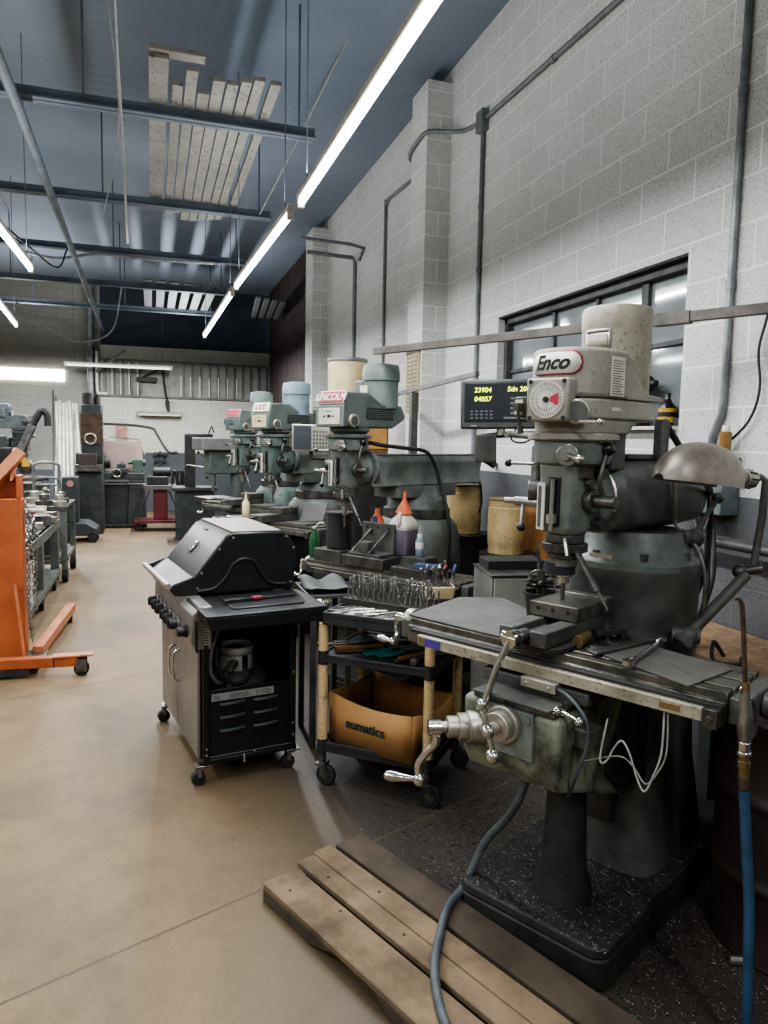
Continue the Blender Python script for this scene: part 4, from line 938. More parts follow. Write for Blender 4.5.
pipe('power_cable', [(2.515, 2.40, 3.3), (2.515, 2.50, 2.62), (2.515, 2.51, 2.25), (2.515, 2.55, 2.07), (2.515, 2.53, 1.90), (2.515, 2.58, 1.76), (2.51, 2.72, 1.64), (2.50, 2.75, 1.60)], .0065, 'cable', 'thin black cord winding down the wall into the switch box', 'cable', None, 5, 6)
# window sill clutter
bt = thing('oil_bottle', (2.595, 3.215, 1.747), 0, 'dark bottle with yellow label on the window sill', 'bottle')
MB().lathe([(.042, 0), (.045, .01), (.045, .10), (.02, .135), (.014, .15), (.014, .175)], None, 20).build('bottle_body', 'black_gloss', bt)
MB().lathe([(.0455, .02), (.0455, .095)], None, 20, caps=False).build('bottle_label', 'yellow', bt)
MB().lathe([(.0462, .05), (.0462, .075)], None, 20, caps=False).build('label_print', 'ink', bt)
dg = thing('power_drill', (2.56, 3.40, 1.747), 0, 'black power tool standing on the window sill', 'power tool')
MB().box(-.05, .05, -.045, .045, 0, .06, .006).build('battery', 'black', dg, .008)
MB().prism([(-.03, .06), (.03, .06), (.04, .19), (-.02, .19)], -.025, .025, 'yz').build('grip', 'black', dg, .008)
MB().cyl((0, .09, .23), (0, -.07, .23), .045, n=20).cyl((0, -.07, .23), (0, -.13, .23), .025, .018, 16).build('motor_body', 'black', dg, .004)
sp_ = single(MB().lathe([(.028, 0), (.036, .03), (.03, .09), (.012, .16), (.004, .20)], T((2.60, 4.55, 1.747)) @ RX(R(-8)), 14), 'dark_cone', 'black', 'dark pointed cone standing on the window sill by the second pane', 'cone')
# ------------------------------------------------------------------ long steel rails over the second mill
rp0, rp1 = Vector((1.335, 4.40, 2.20)), Vector((2.55, 1.92, 2.195))
single(MB().obox(T((rp0+rp1)/2) @ RZ(math.atan2(rp1.y-rp0.y, rp1.x-rp0.x)), (rp1-rp0).length, .03, .045).obox(T(rp0.lerp(rp1, .69)) @ RZ(math.atan2(rp1.y-rp0.y, rp1.x-rp0.x)), .16, .04, .055), 'curtain_rail', pm('rail_iron', '5f5a56', '47433f', 8, .55, .4), 'long rusty flat rail fixed to the wall, crossing in front of the window', 'rail', bevel=.003)
stn = thing('rail_stand', (2.1, 5.76, 0), 0, 'dark upright post carrying a slanted flat rail behind the second mill', 'stand')
MB().box(-.03, .03, -.03, .03, .01, 2.05).build('post', 'mill_dark', stn, .003)
MB().box(-.2, .2, -.2, .2, 0, .012).build('foot_plate', 'mill_dark', stn, .002)
MB().tube([(-.04, .45, 2.05), (.04, -1.15, 2.115)], .022, 4).build('rail', pm('rail_grey', '6f6d6a', '56534f', 8, .5, .4), stn)
# ------------------------------------------------------------------ oil drum, plank, air gun, hose
dx, dy = 2.075, 1.755
dr_ = thing('oil_drum', (dx, dy, 0), 0, 'dark rusty steel oil drum at the right edge beside the nearest mill', 'drum')
prof = [(.27, 0), (.285, .0), (.29, .012), (.285, .03)]
for zz in (.26, .53): prof += [(.285, zz-.035), (.289, zz-.02), (.297, zz-.008), (.297, zz+.008), (.289, zz+.02), (.285, zz+.035)]
prof += [(.285, .75), (.291, .765), (.291, .785), (.28, .79), (.275, .77)]
MB().lathe(prof, None, 56).build('drum_shell', 'drum', dr_)
MB().cyl((0.1, .12, .771), (0.1, .12, .785), .03, n=16).build('bung', 'steel_dark', dr_)
pk = thing('plank_bench', (2.28, 2.0, 0), 0, 'rough brown plank bench against the wall, covered in dust', 'bench')
MB().prism([(-.26, -.75), (.245, -.75), (.245, .78), (-.20, .78), (-.20, .18), (-.26, .0)], .795, .82).build('bench_top', 'brown_board', pk, .004)
MB().box(-.20, -.14, .62, .70, 0, .795).build('leg', pm('leg_green', '4e5a54', '3c4641', 6, .6), pk, .003)
MB().box(.18, .24, .62, .70, 0, .795).build('leg', M['leg_green'] if 'leg_green' in M else 'bench_grey', pk, .003)
ag = thing('air_gun', (1.418, 1.4, .955), 0, 'grey air blow gun with copper nozzle hung on the mill table end', 'air gun')
a0 = Vector((1.418, 1.4, .955))
def G(p): return Vector(p)-a0
MB().tube([G(p) for p in ((1.358, 1.4, 1.275), (1.378, 1.4, 1.268), (1.390, 1.4, 1.22), (1.412, 1.4, 1.04))], [.0045]*6+[.006]*10, 8, 5).build('nozzle_tube', 'copper', ag)
MB().cyl(G((1.411, 1.4, 1.06)), G((1.413, 1.4, 1.03)), .011, n=6).build('nozzle_nut', 'brass', ag)
MB().loft([(-.05, .004, 0, .012, .014, 3), (-.03, .004, 0, .016, .018, 4), (-.005, .003, 0, .017, .018, 4), (.02, .0, 0, .013, .016, 3), (.06, -.004, 0, .012, .013, 2.5), (.085, -.005, 0, .010, .011, 2)]).build('gun_body', 'steel', ag)
MB().tube([(.012, -.0, .06), (.034, -.0, .03), (.036, 0, -.02), (.03, 0, -.04)], .005, 8, 3).build('trigger', 'steel_dark', ag)
MB().tube([(.0, .0, .085), (-.012, .0, .10), (-.022, 0, .085), (-.01, 0, .075)], .003, 6, 4, closed=False).build('hook_ring', 'chrome', ag)
MB().cyl((.003, 0, -.05), (.004, 0, -.075), .016, n=16).cyl((.004, 0, -.075), (.004, 0, -.085), .019, n=16).build('swivel', 'chrome', ag, .002)
MB().cyl((.004, 0, -.085), (.006, 0, -.10), .014, n=6).cyl((.006, 0, -.10), (.007, 0, -.12), .017, n=6).cyl((.007, 0, -.12), (.009, 0, -.14), .013, n=14).build('hose_fitting', 'brass', ag, .001)
MB().cyl((.009, 0, -.14), (.012, 0, -.175), .0145, n=14).build('hose_ferrule', 'copper', ag, .001)
pipe('air_hose', [(1.431, 1.4, .775), (1.452, 1.4, .62), (1.474, 1.4, .46), (1.487, 1.40, .28), (1.50, 1.40, .10), (1.53, 1.39, .025), (1.62, 1.36, .016), (1.80, 1.28, .016), (2.1, 1.05, .016)], .0135, 'blue_hose', 'blue air hose hanging from the blow gun to the floor', 'hose', None, 8, 12)
single(MB().cyl((1.74, 1.715, .018), (1.775, 1.70, .018), .017, n=14).cyl((1.775, 1.70, .018), (1.80, 1.69, .018), .011, n=12), 'hose_coupling', 'chrome', 'small chrome fitting lying in the chips beside the drum', 'fitting')
pipe('floor_cable', [tuple(EW(-.02, -.36, .60)), (1.118, 1.99, .50), (1.13, 2.09, .38), (1.10, 2.19, .24), (1.03, 2.19, .10), (.94, 2.12, .085), (.855, 1.99, .085), (.79, 1.87, .085), (.75, 1.74, .085), (.737, 1.62, .085), (.745, 1.46, .085), (.775, 1.28, .085), (.81, .9, .085)], .014, 'cable_grey', 'thick grey cable running from under the mill across the wooden skid', 'cable', None, 7, 12)
# ------------------------------------------------------------------ wooden skid on the floor
sk = thing('wooden_skid', (.362, 2.445, 0), -67.5, 'low dirty wooden skid of long boards in front of the nearest mill', 'pallet')
Lk = 2.1
for y0, y1, x0, mt_ in ((0, .145, 0, 'pallet'), (.168, .245, -.035, 'pallet'), (.249, .335, -.05, 'pallet'), (.352, .485, -.04, 'pallet_dark')):
    MB().box(x0, x0+Lk, y0, y1, .045, .07).build('deck_board', mt_, sk, .005)
MB().prism([(0.0, 0.0), (.30, 0), (.335, .015), (.37, .025), (.42, .045), (0, .045)], .0, .035, 'xz').prism([(.62, .045), (.66, .02), (.72, 0), (Lk, 0), (Lk, .045)], .0, .035, 'xz').build('side_runner', 'pallet_dark', sk, .004)
MB().box(-.03, Lk, .20, .27, 0, .045).build('middle_runner', 'pallet_dark', sk, .004)
MB().box(-.03, Lk, .40, .47, 0, .045).build('middle_runner', 'pallet_dark', sk, .004)
# nail heads
for x, y in ((.12, .20), (.30, .29), (.52, .21), (.1, .05), (.3, .12)): MB().cyl((x, y, .069), (x, y, .0715), .006, n=8).build('nail_head', 'ink', sk)
# ------------------------------------------------------------------ metal chips (nobody could count them)
def chips(name, mat, n, fn, lo, hi, label):
    b = MB()
    for i in range(n):
        x, y, z = fn()
        s = random.uniform(lo, hi); a = random.random()*6.28; c_, q = math.cos(a), math.sin(a); k = random.uniform(.1, .35)
        w_ = s*random.uniform(.1, .28); h_ = s*random.uniform(.1, .6)
        b.add([(x-c_*s, y-q*s, z+.001), (x-c_*s+w_*q, y-q*s-w_*c_, z+.001+k*s), (x+w_*k, y-w_, z+h_), (x, y, z+h_+.001), (x+c_*s, y+q*s, z+.002), (x+c_*s+w_*q, y+q*s-w_*c_, z+.002+k*s)], [(0, 1, 2, 3), (3, 2, 5, 4)])
    o = b.build(name, mat, None); o['kind'] = 'stuff'
    return tag(o, label, 'metal chips')
def around():
    while True:
        x, y = random.gauss(0, .55), random.gauss(-.05, .6)
        p = EW(x, y, 0)
        if -.28 < x < .28 and -.40 < y < .66:
            z = .135
            if abs(x) < .2 and y > .05: continue
        else: z = 0
        if p.x > 2.5 or p.y > 3.3 or (z == 0 and p.x < .80+random.random()*.25): continue
        d = (p.x-dx)**2+(p.y-dy)**2
        if d < .09: continue
        if z == 0:
            l = sk.matrix_basis.inverted() @ p
            if -.05 < l.x < 2.1 and 0 < l.y < .49: continue
        return p.x, p.y, z
chips('metal_chips', 'mill_black', 6000, around, .003, .009, 'dark oily metal chips piled around the base of the nearest mill')
M['chip_b'] = pm('chip_b', 'c9c5ba', 'a9a599', 40, .5)
chips('bright_chips', pm('chip_bright', 'bdbdb8', '8f8f8a', 40, .35, .3), 4600, around, .0015, .007, 'bright curled metal chips scattered around the base of the nearest mill')
def sparse():
    while True:
        x, y = random.uniform(-.2, 1.9), random.uniform(1.2, 4.2)
        if y > 2.4 and x > 1.7: continue
        if random.random() > .12 + max(0, min(1, (x-.1)/.9)): continue
        return x, y, .0
chips('floor_chips', M['chip_b'], 420, sparse, .001, .0045, 'tiny bright chips scattered thinly over the aisle floor')
# ================================================================== tool cart
CM = T((.765, 3.262, 0)) @ RZ(R(-40.3))
def CW(x, y, z): return CM @ Vector((x, y, z))
ct = placed('tool_cart', CM, 'three-tier black tool cart with worn cream posts', 'cart')
def tray(nm, x0, x1, y0, y1, z0, z1, floor):
    t_ = .012
    b = MB().box(x0, x1, y0, y1, floor-.01, floor)
    b.box(x0, x1, y0, y0+t_, z0, z1).box(x0, x1, y1-t_, y1, z0, z1).box(x0, x0+t_, y0, y1, z0, z1).box(x1-t_, x1, y0, y1, z0, z1)
    return b.build(nm, 'cart_black', ct, .003)
tray('top_tray', .004, .575, -.025, .47, .785, .845, .828)
tray('middle_tray', -.02, .55, -.015, .46, .600, .640, .630)
tray('bottom_tray', -.02, .55, -.015, .46, .165, .215, .195)
for x in (0, .53):
    for y in (0, .445):
        MB().cyl((x, y, .16), (x, y, .785), .0235, n=20).build('post', 'cart_post', ct)
        if y == 0:
            for z in (.59, .16): MB().cyl((x, y, z), (x, y, z+.066), .0255, n=20).build('post_collar', 'cart_black', ct)
        k = MB().cyl((x, y, .10), (x, y, .165), .018, n=14).box(x-.025, x+.025, y-.03, y+.03, .098, .108)
        for s in (-1, 1): k.obox(T((x+.012, y+s*.02, .075)), .03, .003, .06)
        cs = k.build('caster', 'steel_dark', ct)
        MB().cyl((x+.022, y-.014, .049), (x+.022, y+.014, .049), .048, n=26).build('wheel', 'rubber', cs, .004)
        MB().cyl((x+.022, y-.017, .049), (x+.022, y+.017, .049), .018, n=14).build('wheel_hub', 'steel_dark', cs)
# drill rack with drills standing in it
rk = placed('drill_rack', CM @ T((.03, .235, .828)) @ RZ(R(-8)), 'dark stepped rack full of upright drill bits on the cart top', 'rack')
b = MB()
b.box(-.02, .50, -.055, -.045, .0, .045).box(-.02, .50, -.045, .06, .0, .006).box(-.02, .50, -.05, .06, .035, .041).box(-.02, -.01, -.055, .06, 0, .045).box(.49, .50, -.055, .06, 0, .045)
b.build('rack_body', pm('rack_brown', '3a322c', '282320', 9, .6), rk, .002)
def drill_mesh(L_, r_):
    b = MB(); n_ = 30; vs = []
    for k in range(n_+1):
        z = L_*(.42+.58*k/n_); tw = k*.62
        rr = r_*(1 if k < n_-1 else .3)
        for j in range(6):
            a = tw+2*PI*j/6
            q = rr*(1 if j % 3 else .45)
            vs.append((q*math.cos(a), q*math.sin(a), z))
    fs = [(k*6+j, k*6+(j+1) % 6, (k+1)*6+(j+1) % 6, (k+1)*6+j) for k in range(n_) for j in range(6)]
    b.add(vs, fs+[tuple(range(n_*6, n_*6+6))]).cyl((0, 0, 0), (0, 0, L_*.43), r_*.93, n=8)
    return b
kinds = [drill_mesh(*a).build('drill_bit', 'steel', None) for a in ((.105, .0062), (.085, .005), (.125, .0075))]
RM = rk.matrix_basis
ph = 0
for row in range(3):
    for i in range(17):
        src = kinds[(i*7+row*3) % 3]
        o = src if ph < 3 and src.get('label') is None and not src.get('used') else src.copy()
        if o is not src: COL.objects.link(o)
        else: src['used'] = 1
        o.matrix_basis = RM @ T((.0+i*.029+random.uniform(-.004, .004), -.025+row*.032, .041)) @ RX(R(random.uniform(-7, 7))) @ RY(R(random.uniform(-6, 6)))
        tag(o, 'twist drill bit standing upright in the rack on the cart', 'drill bit', 'drill bits standing in the cart rack'); ph += 1
for k in kinds:
    if 'used' in k: del k['used']
# drills and reamers lying in front of the rack
lay = [MB(RY(PI/2)).cyl((0, 0, -.045), (0, 0, .0), .004, n=7).cyl((0, 0, 0), (0, 0, .05), .0058, n=7).build('reamer', 'steel', None), drill_mesh(.10, .006).build('drill_bit', 'steel_dark', None)]
lay[1].data.transform(T((-.05, 0, 0)) @ RY(PI/2))
first = [1, 1]
for row in range(4):
    for i in range(15):
        k = (i*5+row) % 2
        o = lay[k] if first[k] else lay[k].copy()
        if not first[k]: COL.objects.link(o)
        first[k] = 0
        o.matrix_basis = CM @ T((.05+i*.034+random.uniform(-.008, .008), .025+row*.036+random.uniform(-.006, .006), .834+.004*(row % 2))) @ RZ(R(38+random.uniform(-14, 14)))
        tag(o, ('thin reamer' if k == 0 else 'dark drill bit')+' lying loose before the rack on the cart top', 'reamer' if k == 0 else 'drill bit', ('reamers' if k == 0 else 'drill bits')+' lying loose on the cart top')
# cream tray of screwdrivers and small tools
cb = placed('cream_tub', CM @ T((.43, .385, .878)) @ RZ(R(28)), 'cream plastic tub of screwdrivers on the cart top', 'tub')
single(MB(CM @ T((.43, .385, .828)) @ RZ(R(28))).box(-.085, .085, -.06, .06, 0, .05), 'tub_riser', 'mill_black', 'low black block under the cream tub on the cart top', 'block', bevel=.003)
MB().prism(rrect(-.075, .075, -.05, .05, .012), 0, .06, tp=rrect(-.082, .082, -.057, .057, .014)).build('tub_body', 'cream', cb, .003)
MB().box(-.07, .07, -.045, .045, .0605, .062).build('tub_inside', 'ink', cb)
cols = ['steel', 'blue', 'steel', 'red', 'steel_dark', 'blue', 'steel', 'steel_dark', 'chrome', 'steel', 'blue', 'steel_dark']
for i in range(12):
    tl = thing('screwdriver' if cols[i] in ('blue', 'red') else 'scriber', mat=cb.matrix_basis @ T((-.062+(i % 6)*.024, -.025+(i//6)*.04, .062)) @ RX(R(random.uniform(-14, 14))) @ RY(R(random.uniform(-18, 18))))
    hh = random.uniform(.06, .11)
    MB().cyl((0, 0, 0), (0, 0, hh*.6), .003, n=8).build('shaft', 'steel', tl)
    MB().lathe([(.006, hh*.6), (.0085, hh*.65), (.0085, hh*1.1), (.005, hh*1.15)], None, 10).build('handle', cols[i], tl)
    if cols[i] == 'red': tag(tl, 'red-handled screwdriver in the cream tub on the cart', 'screwdriver')
    elif cols[i] == 'blue': tag(tl, 'blue-handled screwdriver standing in the cream tub', 'screwdriver', 'blue screwdrivers in the cream tub')
    else: tag(tl, 'slim steel hand tool standing in the cream tub', 'hand tool', 'steel tools in the cream tub')
rsheet = MB()
nx, ny = 12, 8
vs = [(.78+.25*i/nx, 3.64+.36*j/ny, .856+.014*math.sin(i*.8)*(.3+j/ny)+.012*math.cos(j*.9)) for j in range(ny+1) for i in range(nx+1)]
rsheet.add(vs, [(j*(nx+1)+i, j*(nx+1)+i+1, (j+1)*(nx+1)+i+1, (j+1)*(nx+1)+i) for j in range(ny) for i in range(nx)])
o = rsheet.build('rubber_sheet', pm('sheet_grey', '4b4c4d', '3c3d3e', 6, .7), None); so = o.modifiers.new('thick', 'SOLIDIFY'); so.thickness = .004
tag(o, 'wavy dark grey rubber sheet lying on the small stand between grill and second mill', 'sheet')
ss = thing('side_stand', (.905, 3.83, 0), 0, 'small dark stand between the grill and the second mill, under a rubber sheet', 'stand')
MB().box(-.135, .125, -.195, .185, .815, .835).build('stand_top', 'mill_dark', ss, .004)
for x in (-.10, .09):
    for y in (-.16, .15): MB().box(x-.015, x+.015, y-.015, y+.015, 0, .815).build('leg', 'mill_dark', ss)
# middle tray tools
def plier(m, lab):
    p = thing('pliers', mat=m, label=lab, cat='pliers')
    for s in (-1, 1):
        MB().tube([(0, 0, 0), (.03, s*.012, 0), (.09, s*.02, 0), (.15, s*.012, 0)], .008, 8, 4).build('grip', 'teal_grip', p)
    MB().prism([(.0, -.016), (.01, .016), (-.055, .007), (-.055, -.007)], -.006, .006).build('jaw', 'steel_dark', p, .002)
plier(CM @ T((.265, .20, .640)) @ RZ(R(238)), 'teal-handled pliers on the middle tray, the left pair')
plier(CM @ T((.335, .20, .640)) @ RZ(R(236)), 'teal-handled pliers on the middle tray, the right pair')
def hammer(m, lab, hl=.26, head='steel_dark'):
    p = thing('hammer', mat=m, label=lab, cat='hammer')
    MB().loft([(0, 0, 0, .014, .011, 2.4), (.05, 0, 0, .015, .012, 2.4), (hl*.6, 0, 0, .010, .009, 2.2), (hl, 0, 0, .011, .009, 2.2)]).build('handle', 'wood_handle', p)
    MB().cyl((-.045, 0, hl), (.01, 0, hl), .017, n=16).cyl((.01, 0, hl), (.05, 0, hl), .014, .019, 16).build('hammer_head', head, p, .003)
hammer(CM @ T((.325, .03, .632)) @ RZ(R(-122)) @ RY(PI/2) @ RX(PI) @ RZ(0), 'wooden-handled hammer on the middle cart tray, handle toward the front') if False else hammer(CM @ T((.37, .035, .648)) @ RZ(R(58)) @ RY(PI/2), 'wooden-handled hammer on the middle cart tray, handle toward the front')
hammer(CM @ T((.03, .06, .648)) @ RZ(R(42)) @ RY(PI/2), 'wooden-handled hammer at the left end of the middle cart tray', .25)
tools = [('file', .08, .24, 40, .28), ('file', .13, .30, 38, .26), ('long_punch', .42, .10, 52, .20), ('long_punch', .46, .16, 48, .22), ('wrench', .40, .28, 30, .2), ('wrench', .19, .33, 25, .2), ('file', .47, .30, 60, .22)]
for i, (nm, x, y, a, l_) in enumerate(tools):
    b = MB(CM @ T((x, y, .639)) @ RZ(R(a)))
    if nm == 'file': b.box(-l_/2, l_/2, -.011, .011, -.004, .004).cyl((-l_/2, 0, 0), (-l_/2-.08, 0, .004), .011, .009, 10)
    elif nm == 'wrench': b.box(-l_/2, l_/2, -.008, .008, -.004, .004).cyl((l_/2, 0, -.005), (l_/2, 0, .005), .02, n=14).cyl((-l_/2, 0, -.005), (-l_/2, 0, .005), .018, n=6)
    else: b.cyl((-l_/2, 0, .004), (l_/2, 0, .004), .011, n=10)
    single(b, nm, 'steel_dark', ['dark file at the back left of the middle cart tray', 'dark file beside the left hammer on the middle cart tray', 'dark steel punch at the front right of the middle tray', 'second dark steel punch by the right front post', 'dark wrench lying behind the hammer on the middle tray', 'dark wrench at the back of the middle tray', 'dark file lying at the right end of the middle tray'][i], nm.replace('_', ' '), bevel=.001)
soc = single(MB(CM).cyl((.44, .03, .647), (.44, .075, .647), .016, n=16), 'socket_tool', 'steel', 'round steel socket at the front edge of the middle tray', 'socket')
# cardboard box on the bottom tray
XM = CM @ T((.012, .055, .197)) @ RZ(R(-12))
bx = placed('cardboard_box', XM, 'open brown cardboard box with dark lettering on the bottom cart tray', 'box')
bw, bd_, bh = .465, .36, .20
n_ = 10
def wallp(p0, p1, hs):
    """a slightly bowed cardboard side with a sagging top edge"""
    p0, p1 = Vector(p0), Vector(p1); d = (p1-p0); nrm = Vector((d.y, -d.x, 0)).normalized()
    vs = []
    for i in range(n_+1):
        t_ = i/n_; q = p0+d*t_ + nrm*.008*math.sin(PI*t_)
        h_ = hs[0]*(1-t_)+hs[1]*t_ - .022*math.sin(PI*t_)
        vs += [(q.x, q.y, 0), (q.x+nrm.x*.004, q.y+nrm.y*.004, h_)]
    return vs, [(2*i, 2*i+2, 2*i+3, 2*i+1) for i in range(n_)]
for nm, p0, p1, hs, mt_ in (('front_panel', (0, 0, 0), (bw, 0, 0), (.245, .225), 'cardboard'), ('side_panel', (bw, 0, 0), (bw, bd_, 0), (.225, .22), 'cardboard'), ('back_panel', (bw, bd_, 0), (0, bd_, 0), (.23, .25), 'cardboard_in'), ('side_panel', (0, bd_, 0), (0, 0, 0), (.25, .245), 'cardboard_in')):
    o = MB().add(*wallp(p0, p1, hs)).build(nm, mt_, bx); so = o.modifiers.new('thick', 'SOLIDIFY'); so.thickness = .005; so.offset = 0
    if nm == 'front_panel':
        text('box_lettering', 'numatics', .052, pm('box_ink', '22301f', '1b2619', 20, .8), o, tf((bw*.46, -.0155, .088), (1, 0, 0), (0, 0, 1)), .0006, bold=.0016) if False else None
        M['box_ink'] = pm('box_ink', '1f2f22', '18251a', 20, .8)
        text('box_lettering', 'numatics', .062, 'box_ink', o, tf((bw*.47, -.0165, .115), (1, 0, 0), (0, 0, 1)), .0006, bold=.0022)
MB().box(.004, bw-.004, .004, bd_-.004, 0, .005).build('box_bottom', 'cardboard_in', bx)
rb = single(MB(XM @ T((.1, .09, .02)) @ RZ(.3)).box(-.05, .05, -.03, .03, -.013, .05), 'wood_block', pm('red_brown', '6f3f28', '573020', 9, .7), 'red-brown block lying inside the cardboard box', 'block', bevel=.004)
# ================================================================== gas grill
GM = T((.165, 3.365, 0)) @ RZ(R(9.6))
gr = placed('gas_grill', GM, 'black and stainless gas grill on casters in the aisle', 'grill')
b = MB()
# open-sided cabinet on the near end: posts, sill panel, floor, back
MB().box(.055, .085, .0, .03, .115, .80).box(.485, .515, .0, .03, .115, .80).box(.055, .515, .90, .93, .115, .80).box(.05, .52, .0, .93, .10, .125).build('cabinet_frame', 'grill_black', gr, .004)
MB().box(.085, .485, .008, .016, .13, .455).box(.085, .485, .004, .02, .445, .462).build('end_panel', 'grill_black', gr, .003)
MB().box(.505, .515, .03, .92, .12, .80).build('back_panel', 'grill_black', gr)
MB().box(.06, .51, .50, .51, .12, .80).build('inner_wall', pm('navy_inner', '10131c', '0c0e14', 6, .5), gr)
for side in (0, 1):
    for k in range(3):
        vs = []
        x0, z0 = .135+side*.165, .385-k*.065
        lv = MB().tube([(x0, .006, z0), (x0+.035, -.003, z0+.002), (x0+.085, -.003, z0+.004), (x0+.12, .006, z0+.004)], [.009]*12+[.008]*8, 8, 4)
        lv.build('louvre', pm('louvre_grey', '3a3b3d', '2f3032', 8, .4) if (side, k) == (0, 0) else bpy.data.materials['louvre_grey'], gr)
lb = MB().box(.095, .40, .004, .008, .405, .44).build('warning_label', pm('label_grey', '8d8d8c', '7c7c7b', 18, .6), gr)
b = MB()
for i in range(4):
    for x0, x1 in ((.105, .14), (.18, .28), (.31, .33), (.335, .39)): b.box(x0, x1-(i % 2)*.01, .0032, .004, .412+i*.006, .4145+i*.006)
b.build('label_print', 'print_grey', lb)
for x, z in ((.07, .18), (.07, .15), (.5, .18), (.5, .24), (.5, .5)): MB().cyl((x, -.003, z), (x, .001, z), .006, n=10).build('screw', 'alu', gr)
MB().box(.085, .49, -.002, .004, .135, .138).build('bottom_trim', 'stainless', gr)
MB().cyl((.25, -.004, .13), (.25, -.012, .09), .004, n=8).cyl((.30, -.004, .135), (.30, -.008, .135), .006, n=8).build('latch_pin', 'alu', gr)
# stainless doors on the aisle side
for y0, y1 in ((.035, .475), (.485, .905)):
    d_ = MB().box(.035, .052, y0, y1, .125, .655).build('door', 'stainless', gr, .004)
    yy = .43 if y0 < .1 else .53
    MB().tube([(.035, yy, .55), (.008, yy+(.0), .535), (.0, yy, .47), (.008, yy, .40), (.035, yy, .385)], .007, 8, 5).build('door_handle', 'chrome', d_)
# control panel with knobs
MB().prism([(.02, .66), (.0, .70), (.005, .83), (.05, .865), (.10, .865), (.10, .66)], .0, .93, 'xz').build('control_panel', 'stainless', gr, .006)
for i, y in enumerate((.26, .36, .46, .60, .70, .80)):
    kz = .735
    kb = MB().cyl((.002, y, kz), (-.012, y, kz), .032, n=22).build('knob_bezel', 'stainless', gr, .002)
    MB().cyl((-.012, y, kz), (-.05, y, kz), .030, .027, 22).box(-.058, -.05, y-.006, y+.006, kz-.02, kz+.02).build('burner_knob', 'black', kb, .003)
kb = MB().cyl((.004, .09, kz), (-.01, .09, kz), .03, n=22).build('knob_bezel', 'black', gr, .002)
MB().cyl((-.01, .09, kz), (-.045, .09, kz), .025, .022, 22).build('burner_knob', 'black', kb, .003)
lb = MB().prism([(.02, .66), (.03, .645), (.03, .80), (.02, .80)], -.004, .0, 'xz').build('side_label', 'grill_black', gr)
b = MB()
for i in range(9): b.box(.06, .088, -.0025, -.0015, .685+i*.012, .689+i*.012)
b.build('label_print', 'paper', lb)
# side shelf with a recessed panel
MB().prism(rrect(.03, .61, -.175, .24, .012), .845, .86).box(.045, .61, -.175, -.163, .79, .85).box(.598, .61, -.165, .24, .79, .85).build('side_shelf', 'grill_black', gr, .004)
MB().prism([(.03, .845), (.03, .86), (.09, .845), (.09, .79), (.05, .79)], -.174, .0, 'xz').build('shelf_front', 'grill_black', gr, .003)
MB().box(.17, .52, -.09, .17, .86, .868).build('burner_lid', 'grill_black', gr, .004)
# hood
hood = [(.0, .865), (.585, .865), (.605, .98), (.60, 1.08), (.575, 1.13), (.53, 1.165), (.27, 1.168), (.235, 1.155), (.075, .96), (-.03, .925), (-.045, .90), (-.02, .87)]
y0, y1 = .255, .93
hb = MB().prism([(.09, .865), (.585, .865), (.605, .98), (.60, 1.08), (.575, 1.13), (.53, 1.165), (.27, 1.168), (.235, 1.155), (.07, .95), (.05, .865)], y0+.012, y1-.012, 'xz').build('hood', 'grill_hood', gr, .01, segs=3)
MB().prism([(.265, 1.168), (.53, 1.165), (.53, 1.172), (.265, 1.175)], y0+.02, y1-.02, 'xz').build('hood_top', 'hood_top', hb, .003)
for ya, yb, nm in ((y0, y0+.016, 'hood_end'), (y1-.016, y1, 'hood_end')):
    e_ = MB().prism(hood, ya, yb, 'xz').build(nm, 'grill_black', gr, .008, segs=3)
    if ya == y0:
        # pressed bell-shaped rib and rivets on the visible end
        rib = [(.09, .885), (.17, .895), (.235, .95), (.27, 1.01), (.32, 1.035), (.375, 1.02), (.41, .965), (.46, .905), (.55, .89)]
        MB().tube([(x, y0-.001, z) for x, z in rib], .009, 8, 5).build('pressed_rib', 'grill_black', e_)
        for x, z in ((.27, 1.145), (.55, 1.14), (.20, 1.09), (.09, .90), (.11, .975), (.575, .90), (.59, 1.08)): MB().cyl((x, y0-.004, z), (x, y0+.002, z), .006, n=10).build('rivet', 'alu', e_)
MB().prism([(-.03, .90), (.07, .955), (.07, .945), (-.02, .885)], y0+.01, y1-.01, 'xz').build('hood_lip', 'grill_black', gr, .003)
MB().cyl((-.05, y0+.005, .918), (-.05, y1-.005, .918), .015, n=18).build('hood_handle', 'alu', gr)
eyem = T((.15, .60, 1.06)) @ RY(R(-51.5))
MB(eyem).sph((0, 0, 0), .042, 18, (1, .45, .22)).build('temperature_gauge', 'chrome', gr)
MB(T((.225, .64, 1.147)) @ RY(R(-51))).box(-.006, .006, -.04, .04, -.004, .003).build('hood_badge', 'steel_dark', gr, .002)
# front drip apron under the handle
MB().prism([(.0, .83), (-.035, .885), (-.02, .90), (.05, .88), (.05, .83)], y0+.005, y1-.005, 'xz').build('front_apron', 'stainless', gr, .004)
# casters
for x in (.06, .505):
    for y in (.03, .89):
        k = MB().box(x-.035, x+.035, y-.03, y+.03, .092, .10).box(x-.03, x-.01, y-.024, y-.02, .045, .095).box(x-.03, x-.01, y+.02, y+.024, .045, .095).cyl((x, y, .08), (x, y, .10), .02, n=14)
        cs = k.build('caster', 'steel', gr, .002)
        MB().cyl((x-.022, y-.017, .034), (x-.022, y+.017, .034), .034, n=22).build('wheel', 'rubber', cs, .004)
